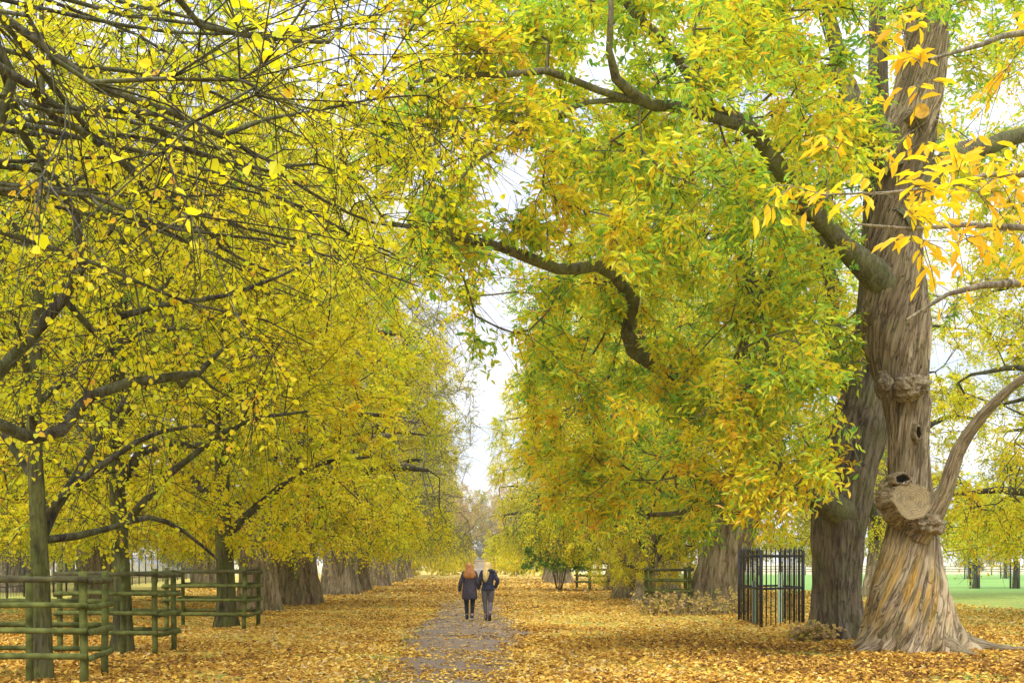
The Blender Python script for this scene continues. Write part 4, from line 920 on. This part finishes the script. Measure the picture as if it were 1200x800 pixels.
# ================================================================== wooden tree guards
def rail_guard(corners, h, label, group, name='wooden_tree_guard', nrail=4, pr=.055, rr=.045, mids=(), skip_sides=(), ov=.07):
    c = np.array(corners, dtype=float); ctr = c.mean(0); root = empty(name, (ctr[0], ctr[1], 0), label, 'tree guard', group); org = (ctr[0], ctr[1], 0)
    rng = np.random.default_rng(int(abs(c.sum())*100) % 9999)
    posts = list(c)+list(mids)
    for p in posts:
        hh = h+rng.uniform(.02, .09); q = pr*rng.uniform(.95, 1.1); lx, ly = rng.normal(0, .012, 2)
        MB().tube([(p[0], p[1], -.1), (p[0], p[1], .3), (p[0]+lx, p[1]+ly, hh*.7), (p[0]+lx, p[1]+ly, hh-.01), (p[0]+lx, p[1]+ly, hh)], [q*1.03, q*1.02, q, q, q*.9], 14).build('post', M['mossy_wood'], root, origin=org)
    for k in range(len(c)):
        if k in skip_sides: continue
        a, b = c[k], c[(k+1) % len(c)]; d = nrm(b-a); nn = np.array([d[1], -d[0]]);
        if np.dot(nn, (a+b)/2-ctr) < 0: nn = -nn
        a2 = a-d*ov+nn*(pr+rr*.7); b2 = b+d*ov+nn*(pr+rr*.7)
        for i in range(nrail):
            z = h*(.26+.70*i/(nrail-1))-.01+(.03 if k % 2 else 0); t = np.linspace(0, 1, 6)[:, None]
            q = rr*rng.uniform(.93, 1.1); xy = a2+(b2-a2)*t; zz = z+rng.normal(0, .003, 6)[:, None]
            MB().tube(np.concatenate([xy, zz], 1), q*(1+.012*rng.standard_normal(6)), 14).build('rail', M['mossy_top' if (i == nrail-1) else 'mossy_wood'], root, origin=org)
    return root
GG = 'wooden guards round the young trees on the left'
rail_guard([(-5.42, 17.55), (-5.55, 18.95), (-7.35, 19.2), (-7.3, 17.75)], 1.50, 'nearest mossy round-rail wooden guard, cut by the left edge of the photo', GG, mids=[(-6.25, 17.78)], pr=.052, rr=.041)
rail_guard([(-5.88, 23.2), (-5.80, 24.3), (-7.85, 24.9), (-7.7, 23.5)], 1.52, 'middle mossy round-rail wooden guard, between the nearest one and the farthest', GG, mids=[(-6.5, 23.35)], pr=.052, rr=.041)
rail_guard([(-5.80, 31.5), (-5.86, 33.9), (-7.9, 34.1), (-7.75, 31.7)], 1.50, 'farthest of the three left wooden guards, two trunks standing behind its rails', GG, pr=.052, rr=.042)
G2 = 'post-and-rail guards on the right'
rail_guard([(bx(762, 718)[0], 42.5), (bx(762, 718)[0]+1.35, 42.7), (bx(762, 718)[0]+1.45, 44.2), (bx(762, 718)[0]+.1, 44.2)], 1.5, 'nearer post-and-rail guard on the right, left of the leaning trunk', G2, pr=.06, rr=.045)
rail_guard([(bx(690, 690)[0], 79), (bx(690, 690)[0]+1.7, 79), (bx(690, 690)[0]+1.7, 81.5), (bx(690, 690)[0]-.6, 81.5)], 1.7, 'farther dark post-and-rail guard on the right, near the avenue end', G2, pr=.08, rr=.06)

# ------------------------------------------------------------------ iron tree guard with tree shelters
cg = np.array([(bx(863, 727)[0], 36.6), (bx(895, 735)[0], 33.4), (bx(940, 731)[0], 34.8), (bx(863, 727)[0]+1.5, 38.0)]); ctr = cg.mean(0); org = (ctr[0], ctr[1], 0)
ig = empty('iron_tree_guard', org, 'black iron railing guard with spiked bars round two pale green tree tubes', 'tree guard')
for k in range(4):
    a, b = cg[k], cg[(k+1) % 4]; Ln = np.linalg.norm(b-a); d = (b-a)/Ln; rz = math.atan2(d[1], d[0])
    MB().box((*a, .98), (.06, .06, 2.06), rz).build('corner_post', M['iron'], ig, origin=org)
    for z in (.62, .98*0+1.0, 1.86):
        if z == .62: continue
        MB().box((*((a+b)/2), z), (Ln-.07, .016, .06), rz).build('rail', M['iron'], ig, origin=org)
    nb = max(4, int(Ln/.21))
    for i in range(1, nb):
        p = a+(b-a)*i/nb; q = .015; zt = 1.98+.05*((i*7) % 3-1)*.3
        MB().tube([(p[0], p[1], .03), (p[0], p[1], zt), (p[0], p[1], zt+.02), (p[0], p[1], zt+.13)], [q, q, q*1.3, .002], 6).build('bar', M['iron'], ig, origin=org)
for px, z_, dy, lb in ((884, 1.18, 35.2, 'shorter pale green tree tube with a stake, left one inside the iron guard'), (914, 1.42, 35.4, 'taller pale green tree tube, right one inside the iron guard')):
    x = (px-VX)/F*dy; th = np.arange(20)*2*math.pi/20
    root = empty('tree_shelter', (x, dy, 0), lb, 'tree shelter', 'plastic tree shelters')
    b = MB(); b.tube([(0, 0, 0), (0, 0, z_*.5), (.01, 0, z_)], .062, 20, cap=False); b.tube([(.01, 0, z_), (0, 0, z_*.5), (0, 0, 0)], .057, 20, cap=False)
    b.tube([(.01, 0, z_-.02), (.01, 0, z_+.003)], .066, 20, cap=False); b.build('tube', M['tube_green'], root)
    MB().box((.085, .02, z_*.42), (.028, .028, z_*.86), .2).build('stake', M['mossy_wood'], root)

# ------------------------------------------------------------------ left iron fence
def iron_fence():
    pts = [np.array((-21.5, 56.0)), np.array((-33.0, 168.0))]; Ln = np.linalg.norm(pts[1]-pts[0]); d = (pts[1]-pts[0])/Ln; rz = math.atan2(d[1], d[0]); org = (*pts[0], 0)
    root = empty('iron_fence', org, 'tall black iron railing fence receding behind the wooden guards on the left', 'fence')
    npan = 36; w_ = Ln/npan
    for k in range(npan):
        a = pts[0]+d*w_*k; c = a+d*w_/2
        MB().box((*a, 1.15), (.07, .07, 2.3), rz).build('post', M['iron'], root, origin=org)
        b = MB(); b.box((*c, .55), (w_-.08, .03, .05), rz); b.box((*c, 1.95), (w_-.08, .03, .05), rz)
        for i in range(1, 11):
            p = a+d*w_*i/11; b.tube([(p[0], p[1], .08), (p[0], p[1], 2.1), (p[0], p[1], 2.25)], [.014, .014, .003], 5)
        b.build('railing_panel', M['iron'], root, origin=org, smooth=False)
iron_fence()
# right lawn: mesh guards round small trees, and field fence
GM = 'wire mesh guards on the right lawn'
def mesh_guard(x, y, r, h, label):
    root = empty('wire_tree_guard', (x, y, 0), label, 'tree guard', GM); b = MB(); n = 16
    for i in range(n):
        a = i*2*math.pi/n; b.tube([(math.cos(a)*r, math.sin(a)*r, 0), (math.cos(a)*r, math.sin(a)*r, h)], .010, 4)
    for z in np.arange(.1, h+.01, .16):
        a = np.linspace(0, 2*math.pi, 17); b.tube(np.stack([np.cos(a)*r, np.sin(a)*r, np.full(17, z)], 1), .009, 4, cap=False)
    b.build('wire_mesh', M['wire'], root)
    for a in (0.5, 2.6, 4.7): MB().tube([(math.cos(a)*(r+.05), math.sin(a)*(r+.05), 0), (math.cos(a)*(r+.05), math.sin(a)*(r+.05), h+.12)], .04, 8).build('post', M['branch'], root)
small = young(71, (0, 0), 7.5, .16, (0, 0, 4.9), (2.3, 2.3, 2.7), 260, 'x', per=4, nl=7, size=.12, shape='quad', tint=.58, nb=7)
for i, (px, Y, s, lb) in enumerate([(1143, 82, 1.0, 'left of the two nearer'), (1190, 82, 1.0, 'right of the two nearer'), (1136, 128, 1.05, 'left of the two farther'), (1178, 132, 1.05, 'right of the two farther')]):
    x = (px-VX)/F*Y; mesh_guard(x, Y, .27 if Y < 100 else .42, 1.65, lb+' wire mesh tree guards on the bright green lawn')
    lab = lb+' small yellow-green trees standing in mesh guards on the lawn'
    if i == 0: small.location = (x, Y, 0); small['label'] = lab; small['group'] = 'small guarded trees on the right lawn'
    else: copy_tree(small, (x, Y, 0), i*1.4, s, lab, 'small guarded trees on the right lawn')
ff = empty('field_fence', (30, 165, 0), 'low post and rail field fence across the far side of the right lawn', 'fence')
for i in range(27): MB().box((i*3.0, 0, .6), (.12, .1, 1.2)).build('post', M['branch_pale'], ff)
for z in (.45, .78, 1.1): MB().box((39, -.07, z), (78, .03, .10)).build('rail', M['branch_pale'], ff)

# ------------------------------------------------------------------ monument
mo = empty('monument', (0, 148, 0), 'small grey stone monument on a pale stepped base at the end of the avenue', 'monument')
def cutprism(name, prof, mat, sides, rot=0):
    b = MB(); th = np.arange(sides)*2*math.pi/sides+rot; V = np.concatenate([np.stack([np.cos(th)*r, np.sin(th)*r, np.full(sides, z)], 1) for r, z in prof])
    n = len(prof); i = np.arange(n-1)[:, None]*sides; j = np.arange(sides)[None]; j2 = (j+1) % sides
    b.add(V, np.stack([i+j, i+j2, i+sides+j2, i+sides+j], -1).reshape(-1, 4), np.array([[(n-1)*sides+q for q in range(sides)]])); return b.build(name, mat, mo, smooth=sides > 8)
cutprism('steps', [(1.75, 0), (1.75, .22), (1.45, .221), (1.45, .44), (1.15, .441), (1.15, .66)], M['stone_pale'], 4, math.pi/4)
cutprism('pedestal', [(.95, .662), (.95, .82), (.80, .9), (.78, 1.75), (.9, 1.83), (.9, 1.95)], M['stone_pale'], 4, math.pi/4)
cutprism('urn', [(.34, 1.952), (.34, 2.05), (.16, 2.15), (.14, 2.3), (.36, 2.55), (.50, 2.9), (.48, 3.25), (.36, 3.45), (.30, 3.6), (.40, 3.68), (.34, 3.78), (.12, 3.95), (.08, 4.1), (.01, 4.18)], M['stone'], 20)

# ================================================================== people
def fabric(name, c, var=.25, scale=60, rough=.85, quilt=0):
    m, n, o = nodemat(name); b = n.nodes.new('ShaderNodeBsdfPrincipled'); b.inputs['Roughness'].default_value = rough; b.inputs['Specular IOR Level'].default_value = .25
    t = n.nodes.new('ShaderNodeTexCoord'); a = noise(n, t.outputs['Object'], scale, 3)
    r = ramp(n, [(.35, tuple(x*(1-var) for x in c)), (.65, tuple(x*(1+var) for x in c))]); L(n, a.outputs[0], r.inputs[0]); L(n, r.outputs[0], b.inputs['Base Color'])
    bp = n.nodes.new('ShaderNodeBump'); bp.inputs['Strength'].default_value = .5; bp.inputs['Distance'].default_value = .01; L(n, noise(n, t.outputs['Object'], 9, 3).outputs[0], bp.inputs['Height']); L(n, bp.outputs[0], b.inputs['Normal'])
    L(n, b.outputs[0], o.inputs[0]); return m
skin = simple('skin', (.62, .36, .26), .5, .06, 6)
def loft(b, secs, sides=20):
    """secs: (x,y,z,rx,ry)"""
    S = catmull(np.array(secs, dtype=float), .04); th = np.arange(sides)*2*math.pi/sides
    V = np.stack([S[:, 0:1]+S[:, 3:4]*np.cos(th), S[:, 1:2]+S[:, 4:5]*np.sin(th), np.repeat(S[:, 2:3], sides, 1)], -1)
    return V, S
def addloft(b, V, cap=True):
    n, s = V.shape[:2]; i = np.arange(n-1)[:, None]*s; j = np.arange(s)[None]; j2 = (j+1) % s
    fs = [np.stack([i+j, i+j2, i+s+j2, i+s+j], -1).reshape(-1, 4)]
    if cap: fs.append(np.array([list(range(s))[::-1], [(n-1)*s+q for q in range(s)]]))
    b.add(V.reshape(-1, 3), *fs)
def person(loc, rz, label, J, hair, coat_c, leg_c, kind, scale=1.0):
    root = empty('person', loc, label, 'person', rz=rz)
    # --- body: one skinned surface
    verts, edges, rads = [], [], []
    def v(p, r, parent=None):
        verts.append(p); rads.append(r); i = len(verts)-1
        if parent is not None: edges.append((parent, i))
        return i
    pel = v((0, 0, .90), .135); sp = v((0, .0, 1.08), .115, pel); ch = v((0, .01, 1.26), .13, sp); nk0 = v((0, 0, 1.40), .06, ch); nk = v((0, .01, 1.46), .05, nk0)
    hd0 = v((0, .03, 1.51), .078, nk); hd = v((0, .02, 1.57), .092, hd0); ht = v((0, .01, 1.63), .078, hd)
    v((0, .125, 1.545), .014, hd); 
    for s in (-1, 1): v((s*.095, .01, 1.55), .016, hd)
    for s in (-1, 1):
        a = J['arm'][s]; sh = v((s*.165, 0, 1.36), .06, ch); el = v(a[0], .042, sh); wr = v(a[1], .028, el); dd = nrm(np.array(a[1])-np.array(a[0])); hp = v(tuple(np.array(a[1])+dd*.06), .032, wr)
        px_ = nrm(np.cross(dd, [s*1., 0, 0])); base_ = np.array(a[1])+dd*.07
        for k in range(4):
            o = px_*(k-1.5)*.019; ln = (.062, .075, .07, .055)[k]
            f1 = v(tuple(base_+o+dd*.02), .009, hp); f2 = v(tuple(base_+o+dd*(.02+ln*.6)+np.array([-s*.008, 0, 0])), .008, f1); v(tuple(base_+o+dd*(.02+ln)+np.array([-s*.02, 0, 0])), .007, f2)
        t1 = v(tuple(np.array(a[1])+dd*.035+px_*.035), .011, hp); v(tuple(np.array(a[1])+dd*.075+px_*.05), .009, t1)
        g = J['leg'][s]; hipj = v((s*.095, 0, .86), .095, pel); kn = v(g[0], .057, hipj); cf = v(tuple(np.array(g[0])*.62+np.array(g[1])*.38+np.array([0, -.02, 0])), .056, kn); an = v(g[1], .036, cf); fd = np.array(g[2])
        v(tuple(np.array(g[1])+np.array([0, -.03, -.04])), .032, an); m1 = v(tuple(np.array(g[1])+fd*.09+np.array([0, 0, -.04])), .034, an); v(tuple(np.array(g[1])+fd*.17+np.array([0, 0, -.055])), .024, m1)
    me = bpy.data.meshes.new('body'); me.from_pydata(verts, edges, []); o = bpy.data.objects.new('body', me); col.objects.link(o); o.parent = root
    sk = o.modifiers.new('skin', 'SKIN'); sk.use_smooth_shade = True
    for i, r in enumerate(rads): me.skin_vertices[0].data[i].radius = (r, r)
    me.skin_vertices[0].data[0].use_root = True
    ss = o.modifiers.new('sub', 'SUBSURF'); ss.levels = 1; ss.render_levels = 2
    dg = bpy.context.evaluated_depsgraph_get(); nm = bpy.data.meshes.new_from_object(o.evaluated_get(dg)); o.modifiers.clear(); o.data = nm; nm.materials.clear(); nm.materials.append(skin); nm.name = 'body'
    for pgn in nm.polygons: pgn.use_smooth = True
    # --- trousers (leggings): hips + both legs in one mesh
    b = MB(); g0 = J['leg']
    Vh, _ = loft(b, [(0, 0, .80, .15, .115), (0, -.01, .90, .172, .135), (0, 0, 1.0, .15, .115), (0, 0, 1.06, .135, .10)]); addloft(b, Vh)
    for s in (-1, 1):
        k_, a_, fd = [np.array(q, dtype=float) for q in g0[s]]
        pts = catmull(np.array([[s*.088, -.005, .92, .105], [s*.092, -.005, .80, .098], [*(np.array([s*.095, 0, .80])*.45+k_*.55), .080], [*k_, .063], [*(k_*.62+a_*.38+np.array([0, -.018, 0])), .060], [*(k_*.25+a_*.75), .046], [*(a_+np.array([0, 0, -.02])), .043]]), .05)
        b.tube(pts[:, :3], pts[:, 3], 16)
    b.build('leggings', leg_c, root)
    for s in (-1, 1):
        a_ = np.array(g0[s][1], dtype=float); fd = np.array(g0[s][2], dtype=float); up_ = nrm(np.cross(np.array([1., 0, 0]), fd)); up_ = up_ if up_[2] > 0 or abs(fd[2]) > .6 else -up_
        h0 = a_-up_*.055-fd*.045
        b = MB(); prof = [(0, .030, .03), (.03, .038, .045), (.09, .040, .045), (.15, .044, .036), (.21, .043, .028), (.255, .022, .015)]
        V = []
        th = np.arange(14)*2*math.pi/14
        for t, rw, rh in prof: V.append(h0+fd*t+up_*(rh)+np.cos(th)[:, None]*rw*np.array([1., 0, 0])+np.sin(th)[:, None]*rh*up_)
        addloft(b, np.array(V)); pt = np.array([a_+up_*.10, a_+up_*.0, a_-up_*.03]); b.tube(pt, [.05, .048, .042], 14); sh_ = b.build('shoe', J['shoe'], root)
        b = MB(); V = []
        for t, rw, rh in prof: V.append(h0+fd*(t*1.02-.004)-up_*.004+np.cos(th)[:, None]*(rw+.005)*np.array([1., 0, 0])+np.clip(np.sin(th), -.4, .4)[:, None]*.022*up_)
        addloft(b, np.array(V)); b.build('sole', J['sole'], sh_)
    # --- coat with sleeves
    b = MB()
    if kind == 'long': secs = [(0, -.01, .62, .215, .16), (0, -.01, .66, .218, .165), (0, -.01, .85, .212, .16), (0, 0, 1.0, .195, .145), (0, 0, 1.15, .185, .14), (0, 0, 1.3, .20, .135), (0, 0, 1.38, .175, .11), (0, 0, 1.425, .09, .08), (0, .0, 1.45, .075, .07)]
    else: secs = [(0, -.01, .855, .182, .145), (0, -.01, .89, .188, .15), (0, 0, 1.0, .165, .13), (0, 0, 1.1, .158, .125), (0, 0, 1.28, .192, .135), (0, 0, 1.38, .165, .11), (0, 0, 1.425, .095, .09), (0, .0, 1.47, .085, .08)]
    V, S = loft(b, secs, 40); th = np.arange(40)*2*math.pi/40
    quilt = 1+.012*np.abs(np.sin(S[:, 2]*30))[:, None]+.02*np.cos(th*5)[None]*np.clip(1.2-S[:, 2], 0, 1)[:, None]
    c = S[:, None, :3]; V = c+(V-c)*quilt[..., None]; addloft(b, V)
    for s in (-1, 1):
        a = J['arm'][s]; e, w_ = np.array(a[0]), np.array(a[1]); sh = np.array([s*.15, 0, 1.365])
        pts = catmull(np.array([[*(sh-np.array([s*.05, 0, -.01])), .06], [*sh, .078], [*(sh*.5+e*.5), .068], [*e, .062], [*(e*.5+w_*.5), .055], [*w_, .048]]), .03)
        rr = pts[:, 3]*(1+.05*np.sin(np.arange(len(pts))*1.9)); b.tube(pts[:, :3], rr, 16)
    co = b.build('coat', coat_c, root)
    if kind == 'short':   # hood lying on the back
        lump('hood', (.03, -.08, 1.41), (.14, .085, .075), coat_c, co, (0, 0, 0), 77, .12)
    # --- hair
    b = MB(); V, S = loft(b, J['hair'], 36); th = np.arange(36)*2*math.pi/36; g = np.random.default_rng(9)
    wv = 1+.05*np.cos(th*9+g.uniform(0, 6))[None]+.035*np.cos(th*15+S[:, 2:3]*40)+.03*np.sin(S[:, 2:3]*55+th*3)
    c = S[:, None, :3].copy(); V = c+(V-c)*wv[..., None]; addloft(b, V); b.build('hair', hair, root)
    root.scale = (scale,)*3
    return root
def hair_mat(name, ca, cb):
    m, n, o = nodemat(name); b = n.nodes.new('ShaderNodeBsdfPrincipled'); b.inputs['Roughness'].default_value = .5
    t = n.nodes.new('ShaderNodeTexCoord'); mp_ = n.nodes.new('ShaderNodeMapping'); mp_.inputs['Scale'].default_value = (60, 60, 5); L(n, t.outputs['Object'], mp_.inputs[0])
    a = noise(n, mp_.outputs[0], 1, 3); r = ramp(n, [(.35, ca), (.65, cb)]); L(n, a.outputs[0], r.inputs[0]); L(n, r.outputs[0], b.inputs['Base Color']); L(n, b.outputs[0], o.inputs[0]); return m
J1 = dict(arm={-1: ((-.255, -.03, 1.10), (-.29, .02, .86)), 1: ((.23, -.02, 1.10), (.27, .10, .93))},
          leg={-1: ((-.085, .05, .48), (-.075, -.02, .085), (0, 1, 0)), 1: ((.085, .02, .48), (.07, -.06, .105), (0, .95, -.30))},
          hair=[(0, .0, 1.665, .03, .035), (0, .0, 1.65, .07, .075), (0, -.015, 1.60, .105, .105), (0, -.03, 1.53, .108, .10), (0, -.07, 1.44, .13, .09), (0, -.10, 1.36, .17, .075), (0, -.12, 1.29, .175, .06), (0, -.12, 1.25, .15, .045), (.01, -.12, 1.22, .09, .03)],
          shoe=fabric('shoe_dark', (.03, .03, .035)), sole=simple('sole_white', (.7, .68, .66), .6, .05))
person((-.29, 37.0, .0), 0, 'woman walking away with long auburn hair, dark knee-length quilted coat and black leggings', J1, hair_mat('hair_auburn', (.26, .08, .02), (.62, .26, .06)), fabric('coat_plum', (.060, .050, .072), .5, 40), fabric('legging_black', (.022, .024, .034)), 'long', 1.0)
J2 = dict(arm={-1: ((-.23, -.03, 1.12), (-.22, .14, 1.02)), 1: ((.275, -.08, 1.12), (.21, .03, .94))},
          leg={-1: ((-.08, .06, .48), (-.05, .06, .085), (0, 1, 0)), 1: ((.075, .04, .48), (.05, -.20, .17), (0, .60, -.80))},
          hair=[(0, .0, 1.665, .03, .035), (0, .0, 1.65, .07, .075), (0, -.015, 1.60, .10, .10), (-.01, -.03, 1.53, .105, .095), (-.025, -.08, 1.44, .105, .08), (-.045, -.12, 1.36, .10, .06), (-.06, -.15, 1.26, .08, .045), (-.07, -.155, 1.17, .06, .035), (-.07, -.15, 1.10, .015, .015)],
          shoe=fabric('boot_plum', (.07, .045, .06)), sole=simple('sole_dark', (.05, .04, .04), .6, .05))
person((.24, 37.05, .0), 0, 'woman walking away with blonde hair down her back, short navy puffer jacket and grey leggings', J2, hair_mat('hair_blonde', (.50, .34, .10), (.80, .60, .25)), fabric('jacket_navy', (.030, .032, .060), .5, 40), fabric('legging_grey', (.13, .12, .15), .3), 'short', 1.02)

# ================================================================== fallen leaves (stuff) and grass
rng = np.random.default_rng(81)
def litter_field(n, y0, y1, xa, size):
    y = y0+(y1-y0)*rng.uniform(0, 1, n)**1.3; x = rng.uniform(-1, 1, n)*xa*(y/y1*.6+.4)
    return x, y
N = 340000
u = rng.uniform(0, 1, N); y = 1/(1/16.5-(1/16.5-1/150)*u); y = 16.5+(y-16.5)   # dense near, thin far
x = -2.2+(rng.uniform(-1, 1, N))*np.minimum(.44*y+1.5, 19)+2.2
nzv = np.sin(x*1.7+1.3*np.sin(y*.9))+np.sin(y*1.3+x*.6+2)+.7*np.sin(x*3.9+y*2.7)+.5*np.sin(x*.45-y*.31+1)
onpath = (x > -1.3-.5*np.clip((24-y)/6, 0, 1)+wav(y, 1)*1.0+rng.normal(0, .16, N)) & (x < .78+wav(y, 4.3)*1.0+rng.normal(0, .16, N))
patch = (x > 2.0) & (x < 7.0) & (y > 34.5) & (y < 42)
prob = np.clip(.68+.27*nzv, .08, 1); prob = np.where(onpath, np.clip(.13+.09*nzv+.5*np.clip((y-32)/30, 0, 1), .04, .7), prob)
prob = prob*np.clip((150-y)/60, 0, 1); prob = np.where(patch, prob*.5, prob)
lane = np.exp(-((x+1.9-.02*y)/.45)**2)*(y > 24); prob *= 1-.45*lane
kp = rng.uniform(size=N) < prob; x, y, nzv, onp = x[kp], y[kp], nzv[kp], onpath[kp]; n = len(x)
Pp = np.stack([x, y, rng.uniform(.008, .045, n)*np.where(onp, .45, 1)], 1); a = rng.uniform(0, 6.28, n)
D = np.stack([np.cos(a), np.sin(a), rng.normal(0, .28, n)*np.where(onp, .3, 1)], 1); Nn = rng.normal(0, .38, (n, 3))*np.where(onp, .35, 1)[:, None]; Nn[:, 2] += 1
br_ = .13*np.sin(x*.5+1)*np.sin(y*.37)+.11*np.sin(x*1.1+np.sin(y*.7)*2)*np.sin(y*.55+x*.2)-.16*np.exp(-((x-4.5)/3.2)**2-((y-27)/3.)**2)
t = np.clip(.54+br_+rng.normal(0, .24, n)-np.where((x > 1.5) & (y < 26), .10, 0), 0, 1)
S = rng.uniform(.055, .12, n)*np.clip(y/38, 1, 2.6)
T0 = LEAFS['quad'].copy(); T0[:, 1] *= .72; T0[:, 2] *= 1.8; LEAFS['fall'] = T0
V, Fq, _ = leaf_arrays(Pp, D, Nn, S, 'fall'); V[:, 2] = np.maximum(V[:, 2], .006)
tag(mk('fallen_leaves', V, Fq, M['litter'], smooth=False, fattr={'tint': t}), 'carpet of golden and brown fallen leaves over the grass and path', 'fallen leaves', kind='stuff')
# grass tufts in the greener patches
n = 60000
u = rng.uniform(0, 1, n); y = 1/(1/17.-(1/17.-1/60)*u); x = rng.uniform(-1, 1, n)*(.46*y+1)
g1 = np.sin(x*1.1+2)*np.sin(y*.8+x*.3)+.6*np.sin(x*2.3+y*1.9)
kp = ((g1 > .75) | ((x > 2.0) & (x < 7.0) & (y > 34.5) & (y < 42) & (g1 > -.1)) | (np.abs(x+1.95-.02*y) < .35)) & ~((x > -1.4) & (x < .7)); x, y = x[kp], y[kp]; n = len(x)
Pp = np.stack([x, y, np.zeros(n)], 1); D = rng.normal(0, .45, (n, 3)); D[:, 2] = 1; Nn = rng.normal(0, 1, (n, 3)); Nn[:, 2] = 0
T0 = np.array([[0, 0, 0], [.5, .06, .0], [1, 0, .15], [.5, -.06, .0]]); LEAFS['blade'] = T0
V, Fq, _ = leaf_arrays(Pp, D, Nn, rng.uniform(.04, .09, n), 'blade')
tag(mk('grass', V, Fq, M['grass'], smooth=False, fattr={'tint': rng.uniform(0, 1, n)}), 'short grass showing between the fallen leaves', 'grass', kind='stuff')

# ================================================================== thin autumn haze
m, n, o = nodemat('haze'); pv = n.nodes.new('ShaderNodeVolumePrincipled'); pv.inputs['Color'].default_value = (.9, .93, 1, 1); pv.inputs['Density'].default_value = .0003; pv.inputs['Anisotropy'].default_value = .2
L(n, pv.outputs[0], o.inputs['Volume'])
b = MB(); b.box((0, 900, 19.5), (3400, 2600, 41)); tag(b.build('haze', m, smooth=False), 'thin pale haze along the avenue', 'haze', kind='stuff')
cy.volume_bounces = 1
